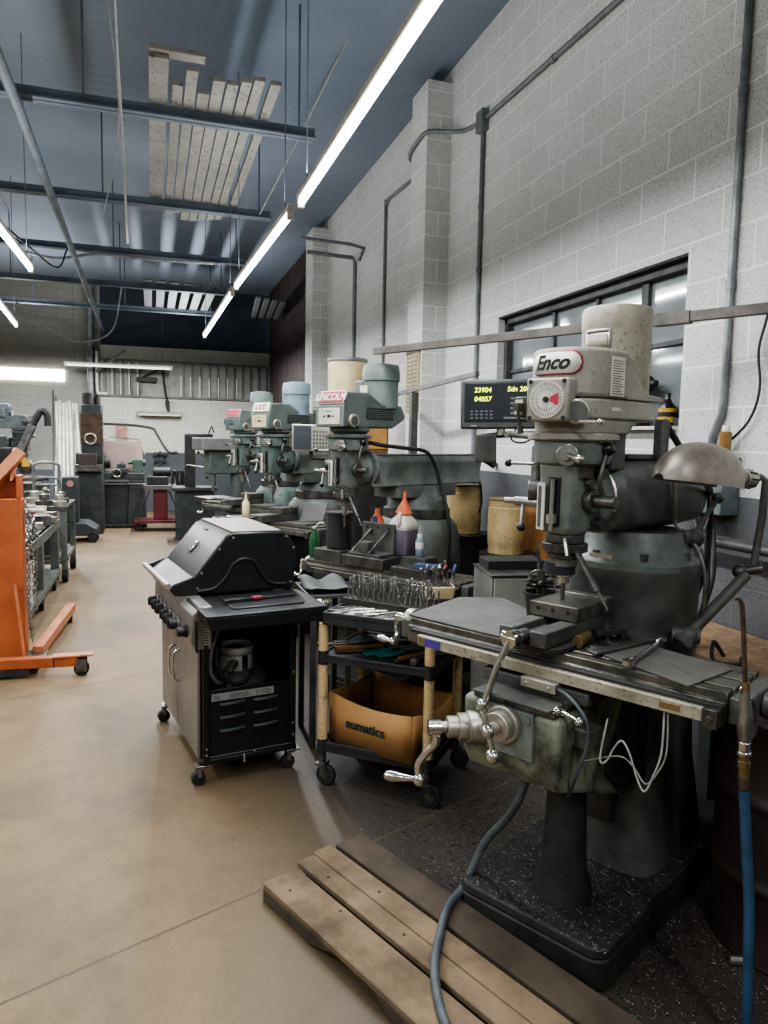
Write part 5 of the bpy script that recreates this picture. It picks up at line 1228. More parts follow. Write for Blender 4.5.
# gas bottle inside with collar, valve, hose
gb = placed('gas_bottle', GM @ T((.27, .21, .155)), 'grey propane bottle inside the open end of the grill', 'gas bottle')
MB().lathe([(.12, 0), (.15, .02), (.155, .06), (.155, .25), (.145, .30), (.11, .335), (.05, .35)], None, 32).build('bottle_body', pm('bottle_grey', '4d4c4a', '3a3938', 6, .5), gb)
b = MB()
for a0, a1 in ((-60, 20), (45, 140), (165, 275)):
    pr = [(.085*math.cos(R(a0+(a1-a0)*i/10)), .085*math.sin(R(a0+(a1-a0)*i/10))) for i in range(11)]
    b.prism(pr+[(x*.955, y*.955) for x, y in reversed(pr)], .33, .43)
pr = [(.086*math.cos(R(i*10)), .086*math.sin(R(i*10))) for i in range(36)]
vs = [(x, y, z) for z in (.415, .455) for x, y in pr]
b.add(vs, [(i, (i+1) % 36, 36+(i+1) % 36, 36+i) for i in range(36)])
cl_ = b.build('bottle_collar', pm('collar_grey', 'a19e99', '82807b', 8, .45), gb); so = cl_.modifiers.new('thick', 'SOLIDIFY'); so.thickness = .006
MB().cyl((0, 0, .35), (0, 0, .40), .018, n=14).cyl((-.0, -.0, .385), (-.02, -.05, .385), .016, n=12).cyl((0, 0, .40), (0, 0, .415), .026, n=16).build('valve', 'brass', gb)
MB().cyl((-.02, -.06, .385), (-.06, -.11, .37), .024, n=14).build('regulator', 'steel', gb)
pipe('gas_hose', [tuple(GM @ Vector(p)) for p in ((.20, .13, .49), (.15, .06, .47), (.105, .05, .53), (.105, .05, .63), (.13, .06, .70), (.15, .07, .78))], .011, 'galv', 'grey gas hose looping up inside the open end of the grill', 'hose', None, 6, 10)
pipe('gas_hose', [tuple(GM @ Vector(p)) for p in ((.13, .045, .66), (.135, .04, .56), (.19, .04, .475), (.27, .05, .47), (.33, .09, .52))], .01, 'black', 'black gas hose draped in front of the propane bottle', 'hose', None, 6, 10)
sc_ = placed('grill_tool', GM @ T((.33, .035, .872)) @ RZ(R(4)), 'black tongs with a red grip lying on the grill side shelf', 'tongs')
MB().box(-.17, -.03, -.012, -.004, 0, .012).box(-.17, -.03, .006, .014, 0, .012).box(-.17, -.15, -.014, .016, 0, .01).build('tool_arm', 'black', sc_, .002)
MB().box(-.03, .02, -.013, .014, 0, .016).build('red_grip', 'red', sc_, .004)
MB().box(.02, .20, -.006, .006, 0, .01).build('tool_shaft', 'black', sc_, .002)
# ================================================================== on and behind the second mill
O2 = t2o(1.76, 4.72, -57); M2 = T((O2[0], O2[1], 0)) @ RZ(R(-57))
single(MB(M2).box(-.36, -.12, -.35, -.12, .85, .93), 'riser_block', 'mill_dark', 'dark steel block under the black pot on the second mill table', 'block', bevel=.004)
single(MB(M2).box(-.10, .24, -.36, -.18, .85, .92), 'riser_block', 'steel_dark', 'dark steel block under the angle plate on the second mill table', 'block', bevel=.004)
single(MB(M2).box(.02, .42, -.17, -.03, .85, .925), 'riser_block', 'mill_dark', 'dark steel block under the plastic jug on the second mill table', 'block', bevel=.004)
single(MB(M2).box(.30, .66, -.355, -.20, .85, .89), 'fixture_plate', 'steel_dark', 'flat grey fixture plate on the right half of the second mill table', 'plate', bevel=.003)
gbm = M2 @ T((-.43, -.27, .851))
gb_ = placed('soda_bottle', gbm, 'clear green plastic bottle on the left end of the second mill table', 'bottle')
MB().lathe([(.028, 0), (.036, .01), (.034, .05), (.038, .09), (.037, .125), (.022, .165), (.014, .18), (.014, .195)], None, 24).build('bottle_body', 'green_glass', gb_)
MB().cyl((0, 0, .195), (0, 0, .205), .015, n=14).cyl((0, 0, .2), (.04, 0, .235), .005, n=8).cyl((.04, 0, .235), (.09, 0, .238), .006, n=8).build('spray_spout', 'white', gb_)
pt = placed('coolant_pot', M2 @ T((-.235, -.235, .93)), 'black round pot on the second mill table under its spindle', 'pot')
MB().lathe([(.075, 0), (.085, .01), (.088, .22), (.094, .225), (.094, .24), (.084, .24), (.08, .02)], None, 28, caps=False).cyl((0, 0, 0), (0, 0, .01), .078, n=24).build('pot_body', pm('pot_dark', '323232', '262626', 6, .5), pt)
MB().cyl((0, 0, .235), (0, 0, .242), .086, n=28).build('pot_lid', 'mill_black', pt)
ap = placed('angle_plate', M2 @ T((.075, -.27, .92)), 'dark drilled angle plate with two diagonal braces on the second mill table', 'angle plate')
MB().box(-.13, .13, .06, .085, 0, .20).box(-.13, .13, -.08, .085, 0, .02).build('plate', 'mill_dark', ap, .003)
for x in (-.07, .07): MB().tube([(x-.03, -.075, .02), (x+.02, .058, .16)], .009, 6).build('brace', 'steel_dark', ap)
MB().box(-.05, .03, -.07, .0, .02, .09).build('clamp_block', 'mill_dark', ap, .003)
for x, z in ((-.09, .17), (.0, .175), (.09, .17), (.06, .13), (-.05, .13)): MB().cyl((x, .0605, z), (x, .058, z), .01, n=12).build('bolt_hole', 'ink', ap)
jg = placed('plastic_jug', M2 @ T((.20, -.105, .925)), 'translucent jug of purple fluid with an orange funnel in its neck', 'jug')
MB().loft([(0, 0, 0, .07, .07, 5), (.01, 0, 0, .077, .077, 5), (.16, 0, 0, .077, .077, 5)]).build('fluid_body', 'purple_fluid', jg)
MB().loft([(.16, 0, 0, .078, .078, 5), (.175, 0, 0, .081, .081, 5), (.195, 0, 0, .079, .079, 4), (.225, 0, 0, .066, .066, 3), (.255, 0, 0, .042, .042, 2), (.27, 0, 0, .032, .032, 2)]).build('jug_shoulder', 'jug_clear', jg)
MB().tube([(.0, -.03, .27), (.02, -.07, .255), (.03, -.085, .22), (.025, -.078, .19)], .012, 8, 4).build('jug_handle', 'jug_clear', jg)
fn = placed('funnel', jg.matrix_basis @ T((.0, 0, .262)) @ RX(R(4)) @ RY(R(6)), 'orange plastic funnel turned mouth-down on the jug', 'funnel')
MB().lathe([(.051, .0), (.053, .004), (.013, .09), (.009, .14), (.007, .14), (.01, .085), (.048, .004)], None, 28, caps=False).build('funnel_cone', 'funnel', fn)
ca_ = placed('spray_can', M2 @ T((.335, -.11, .925)), 'white and blue aerosol can beside the plastic jug', 'spray can')
MB().lathe([(.024, 0), (.026, .004), (.026, .10), (.018, .118)], None, 20).build('can_body', 'blue_motor', ca_)
MB().lathe([(.0264, .05), (.0264, .09)], None, 20, caps=False).build('can_label', 'white', ca_)
MB().cyl((0, 0, .118), (0, 0, .14), .016, n=16).build('can_cap', 'white', ca_)
bb = placed('cleaner_bottle', M2 @ T((-.03, -.12, .85)), 'blue bottle standing behind the angle plate on the second mill table', 'bottle')
MB().loft([(0, 0, 0, .05, .035, 3), (.20, 0, 0, .05, .035, 3), (.25, 0, 0, .02, .02, 2), (.30, 0, 0, .016, .016, 2)]).build('bottle_body', 'blue', bb)
bb = placed('oil_jug', M2 @ T((.10, -.07+.0, .925)), 'small orange-red plastic jug behind the angle plate', 'jug') if False else placed('oil_jug', M2 @ T((-.07, -.04, .85)) , 'small orange-red plastic jug behind the blue bottle', 'jug')
MB().loft([(0, 0, 0, .045, .03, 3), (.27, 0, 0, .045, .03, 3), (.31, 0, 0, .018, .018, 2), (.34, 0, 0, .018, .018, 2)]).build('bottle_body', 'funnel', bb)
single(MB(M2 @ T((-.23, -.32, .856))).sph((0, 0, 0), .07, 14, (1.3, .45, .3)), 'rag', pm('rag_grey', '57504c', '3d3835', 20, .9), 'crumpled dirty grey rag on the second mill table', 'rag') if False else None
single(MB(M2 @ T((.52, -.27, .90)) @ RZ(.3)).box(-.08, .08, -.03, .03, -.01, .018), 'parallel_bar', 'blue', 'blue-painted bar lying on the fixture plate of the second mill', 'metal bar', bevel=.003)
# black hoses slung along the second mill's ram
pipe('mill_hose', [tuple(M2 @ Vector(p)) for p in ((-.05, -.35, 1.66), (.05, -.20, 1.62), (.10, .0, 1.60), (.13, .20, 1.58), (.14, .30, 1.50), (.17, .34, 1.35), (.26, .32, 1.10), (.262, .32, .8))], .013, 'cable', 'thick black hose draped over the second mill ram', 'hose', None, 6, 8)
MB(M2U).box(-.09, .09, .62, .70, 1.50, 1.525).tube([(-.06, .64, 1.53), (.0, .76, 1.52), (.05, .84, 1.47)], .03, 6, 4).build('way_bellows', 'rubber', m2thing)
MB(M2U).tube([(.06, .58, 1.36), (.05, .66, 1.33), (.04, .70, 1.2), (.05, .66, 1.12)], .008, 7, 4).build('ram_cable', 'cable', m2thing)
# grey cabinet, black drums and cream fibre tubs by the wall
cabm = T((1.86, 3.375, 0)) @ RZ(R(-10))
cab = placed('steel_cabinet', cabm, 'plain grey steel cabinet behind the mill table and the tool cart', 'cabinet')
MB().box(-.215, .215, -.17, .17, .02, .975).build('cabinet_body', pm('cab_grey', '77756f', '62605b', 5, .5, .3), cab, .006)
MB().box(-.22, .22, -.18, .175, .975, .985).build('cabinet_top', 'steel_dark', cab, .003)
MB().box(-.20, .20, -.175, -.17, .06, .965).build('door', pm('cab_door', 'a3a19a', '8a8881', 5, .5, .3), cab, .003)
single(MB(cabm).box(-.19, .12, -.02, .16, .986, 1.03), 'flat_box', 'mill_black', 'flat dark box lying on top of the grey cabinet', 'box', bevel=.003)
def blackdrum(x, y, h, lab):
    d = thing('steel_drum', (x, y, 0), 0, lab, 'drum')
    MB().lathe([(.19, 0), (.2, .01), (.197, .03), (.197, h*.33), (.203, h*.35), (.197, h*.37), (.197, h*.66), (.203, h*.68), (.197, h*.70), (.197, h-.02), (.204, h-.008), (.2, h), (.19, h-.005)], None, 36).build('drum_shell', 'black', d)
def tub(x, y, z, r_, h, lab, r2=None):
    d = thing('fibre_tub', (x, y, z), 0, lab, 'tub')
    MB().lathe([(r_*.95, 0), (r_*.97, .01), (r_*.94, .05), (r_*.98, .06), (r_, h*.5), (r_*.98, h-.05), (r_*.93, h-.045), (r_*.96, h-.02), (r_*.96, h)], None, 32).build('tub_body', 'tub_cream', d)
    MB().cyl((0, 0, h), (0, 0, h+.012), r_*1.0, n=32).build('tub_lid', pm('lid_brown', '6a5a3d', '4b3f2b', 7, .7) if 'lid_brown' not in bpy.data.materials else bpy.data.materials['lid_brown'], d, .003)
blackdrum(2.315, 4.40, .90, 'black drum carrying the nearer cream tub by the wall')
tub(2.30, 4.41, .90, .128, .36, 'stained cream tub nearer the camera, on a black drum')
blackdrum(2.315, 5.12, .95, 'black drum carrying the farther cream tub by the wall')
tub(2.30, 5.12, .95, .135, .36, 'stained cream tub farther back, half hidden by the second mill')
single(MB(T((2.525, 4.30, 0))).box(-.012, .012, -.28, .28, .0, 1.25), 'plywood_board', 'wood', 'orange-brown plywood board standing against the grey wall', 'board', bevel=.002)
cb2 = thing('wooden_cabinet', (1.95, 7.1, 0), 0, 'tall cabinet with tan wooden upper half behind the second mill head', 'cabinet')
MB().box(-.30, .30, -.22, .22, .0, 1.52).build('cabinet_base', 'mill_dark', cb2, .006)
MB().box(-.30, .30, -.22, .22, 1.52, 2.08).build('cabinet_body', 'wood', cb2, .006)
MB().box(-.28, .28, -.235, -.22, 1.56, 2.03).build('cabinet_door', pm('tan_door', 'b88a52', '9a7040', 4, .6), cb2, .004)
fd = thing('fibre_drum', (1.865, 7.05, 2.08), 0, 'big cream cylindrical drum with a dark metal rim, high behind the second mill', 'drum')
MB().lathe([(.185, 0), (.19, .01), (.19, .33)], None, 40).build('drum_body', 'cream', fd)
MB().lathe([(.196, .325), (.202, .335), (.20, .355), (.19, .362)], None, 40).build('drum_rim', 'galv', fd)
cal = single(MB().box(2.300, 2.314, 6.20, 6.53, 1.915, 2.47), 'wall_chart', pm('yellowed_paper', 'a99d7c', '8d8264', 9, .8), 'tall yellowed chart hanging on the nearer wall pier', 'chart')
b = MB()
for i in range(13):
    for k in range(3): b.box(2.2985, 2.30, 6.24+k*.095, 6.31+k*.095, 1.96+i*.037, 1.972+i*.037)
b.build('chart_print', 'print_grey', cal)
MB().box(2.297, 2.314, 6.19, 6.54, 2.44, 2.475).build('chart_header', 'brown_dark', cal)
# readout of the third mill
d3 = placed('readout_panel', T((1.20, 5.62, 1.655)) @ RZ(R(-12)), 'grey readout panel with keypad between the second and third mill heads', 'display')
MB().box(-.15, .15, 0, .06, -.105, .105).build('case', 'alu', d3, .006)
MB().box(-.138, .0, -.004, 0, -.092, .092).build('screen', pm('screen3', '3d4148', '33363c', 6, .3), d3)
b = MB()
for r_ in range(5):
    for c_ in range(5): b.box(.014+c_*.024, .03+c_*.024, -.004, 0, -.08+r_*.03, -.062+r_*.03)
b.build('keys', 'print_grey', d3)
MB().box(-.13, -.01, -.005, -.004, .04, .043).box(-.13, -.01, -.005, -.004, -.02, -.017).build('screen_lines', 'print_grey', d3)
MB().tube([(.0, .05, -.105), (.0, .05, -.16), (.10, .35, -.17), (.17, .62, -.17)], .016, 8).build('arm', 'mill_dark', d3)
# third and fourth mill tables: vises and plates
for k, (tx_, ty_) in enumerate(((1.46, 6.40), (1.39, 8.03))):
    o_ = t2o(tx_, ty_, -57); mm = T((o_[0], o_[1], 0)) @ RZ(R(-57))
    v_ = placed('machine_vise', mm @ T((.0 if k else -.02, -.21, .95)), ['dark machine vise on the third mill table', 'dark machine vise on the farthest mill table'][k], 'vise')
    MB().box(-.08, .08, -.24, .17, 0, .06).build('vise_body', 'mill_dark', v_, .004)
    MB().box(-.085, .085, -.02, .10, .062, .11).build('moving_jaw', 'table_steel', v_, .003)
    MB().box(-.085, .085, .12, .17, .06, .11).build('fixed_jaw', 'mill_dark', v_, .003)
    MB().cyl((0, -.24, .04), (0, -.34, .04), .014, n=10).build('vise_screw', 'steel', v_)
    single(MB(mm @ T((.32, -.2, .952)) @ RX(R(0))).box(-.12, .12, -.13, .10, 0, .01), 'chip_tray', 'mill_dark', ['flat dark tray on the third mill table', 'flat dark tray on the farthest mill table'][k], 'tray', bevel=.002)
o3 = t2o(1.46, 6.40, -57); m3 = T((o3[0], o3[1], 0)) @ RZ(R(-57))
single(MB(m3 @ T((.30, -.12, .963)) @ RX(R(62)) @ RZ(.1)).box(-.13, .13, 0, .16, -.004, .004), 'splash_plate', pm('plate_grey', '5c5b57', '4a4946', 6, .6), 'tilted grey splash plate on the third mill table', 'plate')
wb = placed('white_bottle', m3 @ T((-.44, -.20, .951)), 'small cream squeeze bottle on the left end of the third mill table', 'bottle')
MB().lathe([(.03, 0), (.034, .01), (.034, .12), (.012, .15), (.01, .18), (.003, .22)], None, 18).build('bottle_body', 'cream', wb)
# heavy drill press with box head and spoked handle beyond the mills
dp = thing('drill_press', (1.07, 9.65, 0), -70, 'old grey drill press with a box head and spoked handle beyond the last mill', 'drill press')
MB().prism(rrect(-.25, .25, -.45, .2, .05), 0, .12).build('base', 'mill_black', dp, .006)
MB().cyl((0, 0, .12), (0, 0, 1.75), .085, n=24).build('column', 'grey_green', dp)
MB().box(-.17, .17, -.55, .17, 1.48, 1.64).build('belt_cover', pm('cover_grey', '6d6d6a', '595956', 6, .5), dp, .015)
MB().box(-.10, .10, -.42, .08, 1.18, 1.48).build('head', 'grey_green', dp, .015)
MB().cyl((0, -.33, 1.18), (0, -.33, 1.02), .035, n=16).cyl((0, -.33, 1.02), (0, -.33, .95), .022, n=14).build('quill', 'steel', dp)
hb_ = MB().cyl((-.10, -.30, 1.32), (-.17, -.30, 1.32), .04, n=16).build('feed_hub', 'steel', dp)
for a in (20, 140, 260): ball_lever('feed_handle', (-.16, -.30, 1.32), (-.18, -.30+.2*math.cos(R(a)), 1.32+.2*math.sin(R(a))), .008, .018, dp)
MB().box(-.22, .22, -.50, -.10, .82, .88).cyl((0, -.08, .80), (0, .0, .80), .10, n=20).build('work_table', 'steel_dark', dp, .006)
# black gantry frame machine between lathe and drill press
bs = thing('black_saw', (.62, 12.2, 0), 0, 'tall black C-frame saw in front of the back wall', 'saw')
MB().box(-.10, .06, -.12, .12, 0, 1.68).build('column', 'mill_black', bs, .01)
MB().box(-.10, .34, -.10, .10, 1.58, 1.70).build('top_arm', 'mill_black', bs, .01)
MB().box(-.30, .40, -.28, .28, .78, .84).box(-.25, .35, -.22, .22, 0, .78).build('saw_table', 'dark_machine', bs, .01)
MB().cyl((-.08, -.14, 1.2), (.22, -.16, 1.16), .01, n=8).build('lever', 'steel', bs)
MB().tube([(.28, -.0, 1.7), (.33, 0, 1.82), (.36, 0, 1.72)], .012, 6, 4).build('lift_eye', 'mill_black', bs)
# ================================================================== far end: lathe, shaper, red stand, roller cabinet
lt = thing('engine_lathe', (-.60, 14.0, 0), 0, 'dark green engine lathe in front of the white back wall', 'lathe')
MB().box(-.58, .48, -.22, .22, .86, .98).build('bed', 'dark_machine', lt, .01)
MB().prism([(-.62, 0), (-.22, 0), (-.25, .86), (-.60, .86)], -.24, .24, 'xz').build('headstock_leg', 'dark_machine', lt, .01)
MB().prism([(.18, 0), (.52, 0), (.48, .86), (.22, .86)], -.22, .22, 'xz').build('tailstock_leg', 'dark_machine', lt, .01)
MB().box(-.66, -.20, -.24, .24, .98, 1.34).build('headstock', 'dark_machine', lt, .03)
MB().cyl((-.20, 0, 1.16), (-.10, 0, 1.16), .11, n=24).build('chuck', 'steel_dark', lt, .004)
cr = MB().box(-.02, .20, -.26, .24, .98, 1.06).box(.02, .16, -.18, .1, 1.06, 1.14).build('carriage', 'dark_machine', lt, .008)
MB(T((.02, -.30, .98)) @ RX(PI/2)).tube([(.07*math.cos(R(i*20)), .07*math.sin(R(i*20)), 0) for i in range(18)], .011, 8, closed=True).build('hand_wheel', 'steel', cr)
MB().box(.06, .13, -.12, -.05, 1.14, 1.19).build('tool_post', 'steel', cr, .003)
MB().box(.28, .45, -.12, .14, .98, 1.22).cyl((.20, 0, 1.16), (.28, 0, 1.16), .035, n=16).cyl((.45, 0, 1.16), (.50, 0, 1.16), .06, n=18).build('tailstock', pm('lathe_green', '46554c', '35423a', 6, .5), lt, .01)
MB().box(-.3, .3, -.16, .18, .06, .80).build('base_panel', 'dark_machine', lt, .01)
MB().box(-.64, .52, -.34, .28, .02, .06).build('chip_pan', 'mill_black', lt)
MB().cyl((-.6, -.26, .78), (.5, -.26, .78), .016, n=10).build('lead_screw', 'steel_dark', lt)
MB().box(-.3, .45, .24, .26, .98, 1.55).build('splash_guard', pm('guard_pink', 'a08a83', '8a766f', 3, .7), lt, .004)
MB().tube([(-.30, .20, 1.52), (-.1, .15, 1.62), (.38, .12, 1.58), (.50, .0, 1.30)], .012, 8).build('lamp_arm', 'steel', lt)
MB().lathe([(.02, 0), (.07, -.09)], T((-.32, .18, 1.55)), 18, caps=False).build('lamp_head', 'mill_dark', lt)
sp = thing('vertical_shaper', (-.97, 13.1, 0), 0, 'tall black vertical machine with a round wheel at the back corner', 'machine')
MB().box(-.22, .20, -.2, .25, 0, 1.05).build('base', 'dark_machine', sp, .02)
MB().box(-.12, .20, -.12, .25, 1.05, 2.15).build('column', 'dark_machine', sp, .02)
MB().box(-.13, .21, -.145, -.12, 1.5, 2.0).build('brown_cover', 'brown_dark', sp, .004)
MB(T((.02, -.17, 1.58)) @ RX(PI/2)).tube([(.085*math.cos(R(i*18)), .085*math.sin(R(i*18)), 0) for i in range(20)], .018, 8, closed=True).build('hand_wheel', 'alu', sp)
MB().cyl((-.02, 0, 2.15), (-.02, 0, 2.34), .09, n=18).cyl((.12, .05, 2.15), (.12, .05, 2.28), .05, n=14).build('top_motor', 'mill_black', sp, .006)
MB().box(-.2, .2, -.35, -.1, 1.05, 1.16).build('work_table', 'steel_dark', sp, .006)
MB().box(-.16, .12, -.33, -.15, 1.16, 1.34).build('chuck_block', pm('maroon_dark', '4a3433', '332424', 7, .5), sp, .01)
rs = thing('red_stand', (.13, 13.35, 0), 0, 'red wheeled stand carrying a dark vise machine before the back wall', 'stand')
MB().box(-.42, .42, -.26, .26, .14, .19).build('base_frame', 'red_dark', rs, .006)
MB().box(-.10, .14, -.12, .12, .19, .72).build('red_column', 'red_dark', rs, .01)
MB().box(-.26, .30, -.22, .22, .72, .80).build('top_plate', pm('stand_grey', '67625e', '4d4946', 5, .5), rs, .006)
for s in (-1, 1): MB().cyl((s*.38, -.2, .19), (s*.16, -.2, .70), .014, n=8).build('brace', 'steel_dark', rs)
for x in (-.36, .36):
    MB().cyl((x, -.22, .07), (x, -.18, .07), .07, n=18).build('wheel', 'rubber', rs, .006)
MB().box(-.2, .15, -.15, .15, .80, .95).cyl((-.1, -.0, 1.02), (.2, .0, 1.02), .08, n=18).build('vise_machine', 'mill_black', rs, .02)
for i, (x, a) in enumerate(((.22, .18), (.30, .30), (.36, .1))): MB().tube([(x, -.1, .80), (x+.03, -.12, 1.05), (x+a*.5, -.1, .85), (x+a, -.1, .2)], .022, 8, 5).build('hanging_hose', 'mill_black', rs)
jk = thing('roller_cabinet', (-1.06, 12.2, 0), 0, 'dark low wheeled machine base in front of the lathe', 'machine base')
MB().prism([(-.26, .10), (.26, .10), (.26, .20), (.10, .30), (-.26, .30)], -.3, .3, 'xz').build('base_body', pm('jack_dark', '2c3034', '22262a', 5, .5), jk, .02)
MB().box(-.24, -.02, -.22, .15, .30, 1.0).build('upright', 'dark_machine', jk, .02)
for x in (-.2, .2): MB().cyl((x, -.33, .085), (x, -.26, .085), .085, n=20).build('wheel', 'rubber', jk, .01)
MB().cyl((-.12, -.225, .90), (-.12, -.24, .90), .05, n=16).build('round_label', 'pink_paper', jk)
# back-wall fittings
fx = thing('strip_light', (.19, YB-.097, 2.13), 0, 'unlit fluorescent fixture low on the white back wall', 'light')
MB().box(-.46, .46, -.05, .1, -.04, .05).build('housing', pm('fixture_grey', '8c8b83', '77766f', 6, .5), fx, .01)
MB().cyl((-.44, -.07, -.03), (.44, -.07, -.03), .02, n=10).build('tube', 'white', fx)
ps = single(MB().box(-.72, -.48, YB-.02, YB, 1.55, 1.85), 'wall_notice', 'pink_paper', 'faded pink notice on the white back wall above the lathe', 'poster')
b = MB()
for i in range(5): b.box(-.69, -.53, YB-.022, YB-.02, 1.60+i*.04, 1.612+i*.04)
b.build('notice_print', 'print_grey', ps)
pipe('air_line', [(-1.2, YB-.03, 1.90), (-.4, YB-.03, 1.88), (.03, YB-.03, 1.82), (.12, YB-.03, 1.70), (.35, YB-.03, 1.33), (.55, YB-.03, 1.31)], .02, 'mill_dark', 'thin dark line running along the back wall over the lathe', 'cable', None, 5, 6)
vl = thing('valve_cluster', (.19, YB+.004, 1.14), 0, 'cluster of black wall valves on the grey back wall', 'valves')
for x, z in ((-.1, .12), (.0, .14), (.1, .12), (-.08, -.02), (.08, -.02)): MB().cyl((x, 0, z), (x, -.09, z), .045, n=14).build('valve', 'mill_black', vl, .006)
MB().tube([(0, -.03, .0), (-.03, -.04, -.2), (-.08, -.03, -.35)], .012, 6, 4).build('valve_hose', 'mill_black', vl)
hk = thing('hook_arm', (-.15, YB, 2.9), 0, 'black jointed arm with a hanging hook on the slatted band', 'arm')
MB().box(-.12, .30, -.14, -.06, -.10, .0).build('arm_body', 'mill_black', hk, .01)
MB().cyl((.0, -.08, .0), (.42, -.08, .22), .02, n=8).build('upper_link', 'mill_black', hk)
MB().tube([(.42, -.08, .22), (.44, -.08, -.1), (.50, -.08, -.5)], .022, 8, 3).cyl((.50, -.08, -.48), (.54, -.1, -.80), .05, .02, 10).build('hook_strap', 'mill_black', hk)
# leaning bars at the back left
for i in range(7):
    x = -1.84+i*.06
    pipe('plastic_pipe', [(x+.16+.02*i, 14.3, .0), (x, YB-.2+.02*i, 2.3+.03*math.sin(i*2))], .03, 'pale_pipe', 'pale plastic pipe in the bundle leaning on the back left wall', 'pipe', 'pale pipes leaning on the back left wall', 0, 10)
pipe('black_rod', [(-1.60, 13.6, 0), (-1.92, YB-.1, 2.55)], .02, 'mill_black', 'long black rod leaning left of the pale pipes', 'rod')
pipe('white_rod', [(-1.22, 12.95, .0), (-1.20, 13.0, 2.05)], .018, 'white', 'thin white rod standing against the black vertical machine', 'rod')
mill('milling_machine', 'dark milling machine at the far left behind the orange hoist', t2o(-2.45, 12.9, 88), 88, 86, over=.52, zt=.95, style='square', words=['', .05, 'ink'],
     c=dict(body='dark_machine', green='dark_machine', gear='dark_machine', head='grey_motor', motor='grey_motor', knee='dark_machine', frame='dark_machine', plate='grey_motor', name='mill_dark'), detail=False, group='') if False else None
mill('milling_machine', 'dark grey milling machine at the far left behind the orange hoist', t2o(-2.45, 12.9, 80), 80, 78, over=.52, zt=.95, style='square', words=['', .03, 'ink'],
     c=dict(body='dark_machine', green='dark_machine', gear='dark_machine', head='grey_motor', motor='grey_motor', knee='dark_machine', frame='dark_machine', plate='grey_motor', name='mill_dark'), detail=False, group=None)
# hand truck
sg = thing('surface_grinder', (-1.95, 11.2, 0), 62, 'dark blocky grinder between the hand truck and the left milling machine', 'grinder')
MB().box(-.35, .35, -.3, .35, 0, .85).build('base', 'dark_machine', sg, .02)
MB().box(-.5, .5, -.22, .12, .85, .95).build('work_table', 'steel_dark', sg, .006)
MB().box(-.16, .16, .05, .35, .85, 1.62).build('column', 'dark_machine', sg, .02)
MB().box(-.12, .12, -.28, .2, 1.22, 1.45).build('wheel_head', 'mill_black', sg, .02)
MB().cyl((-.02, -.33, 1.2), (.03, -.33, 1.2), .11, n=24).cyl((-.05, -.30, 1.3), (-.05, -.42, 1.3), .02, n=10).build('grinding_wheel', 'steel_dark', sg, .004)
MB(T((.2, -.32, .7)) @ RX(PI/2)).tube([(.09*math.cos(R(i*20)), .09*math.sin(R(i*20)), 0) for i in range(18)], .013, 8, closed=True).build('hand_wheel', 'steel', sg)
ht = thing('hand_truck', (-1.27, 10.1, 0), 4, 'grey tubular hand truck standing behind the left benches', 'hand truck')
MB().tube([(-.15, .1, .1), (-.15, .0, 1.1), (-.12, -.02, 1.27), (.12, -.02, 1.27), (.15, 0, 1.1), (.15, .1, .1)], .019, 8, 4).build('tube_frame', 'galv', ht)
for z in (.4, .75, 1.0): MB().cyl((-.15, .1-.1*(z-.1), z), (.15, .1-.1*(z-.1), z), .014, n=8).build('cross_bar', 'galv', ht)
MB().tube([(-.15, .02, 1.0), (-.1, -.05, 1.09), (.1, -.05, 1.09), (.15, .02, 1.0)], .014, 8, 3).build('handle_loop', 'galv', ht)
MB().box(-.2, .2, -.15, .1, .02, .035).build('toe_plate', 'galv', ht)
for s in (-1, 1): MB().cyl((s*.19, .16, .10), (s*.24, .16, .10), .10, n=20).build('wheel', 'rubber', ht, .01)
# ================================================================== left side: benches and hoist
wbn = thing('steel_bench', (-1.36, 7.3, 0), 0, 'grey welded steel bench loaded with tooling along the left edge', 'bench')
MB().box(-.42, .42, -1.1, 1.1, .70, .75).build('bench_top', 'bench_top', wbn, .004)
MB().box(.385, .425, -1.1, 1.1, .655, .75).box(-.42, .42, -1.105, -1.07, .655, .75).build('top_rail', 'bench_grey', wbn, .003)
for x in (.37, -.37):
    for y in (-1.06, -.08, 1.06): MB().box(x-.04, x+.04, y-.045, y+.045, .09, .70).build('leg', 'bench_grey', wbn, .004)
MB().box(.36, .42, -1.1, 1.1, .16, .22).build('lower_rail', 'bench_grey', wbn, .003)
MB().box(-.42, .40, -1.1, 1.1, .19, .21).build('lower_shelf', 'bench_grey', wbn)
for x in (.37, -.37):
    for y in (-.95, .0, .95): MB().cyl((x-.02, y, .05), (x+.02, y, .05), .05, n=18).cyl((x, y, .05), (x, y, .09), .012, n=8).build('caster', 'rubber', wbn, .004)
lowers = [('panel', -.62, .10, .50, 'white', 'white flat box standing on the lower shelf of the steel bench'), ('motor', -.3, .16, .24, 'mill_dark', 'dark electric motor on the bench lower shelf, nearest'), ('motor', .30, .15, .22, 'mill_black', 'dark electric motor on the bench lower shelf, middle'), ('motor', .75, .15, .26, 'dark_machine', 'dark electric motor on the bench lower shelf, farthest')]
for nm, y, w_, h_, mt_, lab in lowers:
    if nm == 'panel': single(MB(T((-1.12, 7.3+y, .21))).box(-.16, .16, -.06, .06, 0, .36), 'white_box', mt_, lab, 'box', bevel=.006)
    else:
        m_ = thing('electric_motor', (-1.2, 7.3+y, .21), 0, lab, 'motor')
        MB().cyl((-.12, 0, .13), (.14, 0, .13), .10, n=22).build('motor_body', mt_, m_, .01)
        MB().box(-.1, .1, -.08, .08, 0, .05).build('motor_foot', mt_, m_, .004)
        MB().cyl((.14, 0, .13), (.2, 0, .13), .02, n=10).build('shaft', 'steel', m_)
zt_ = .75
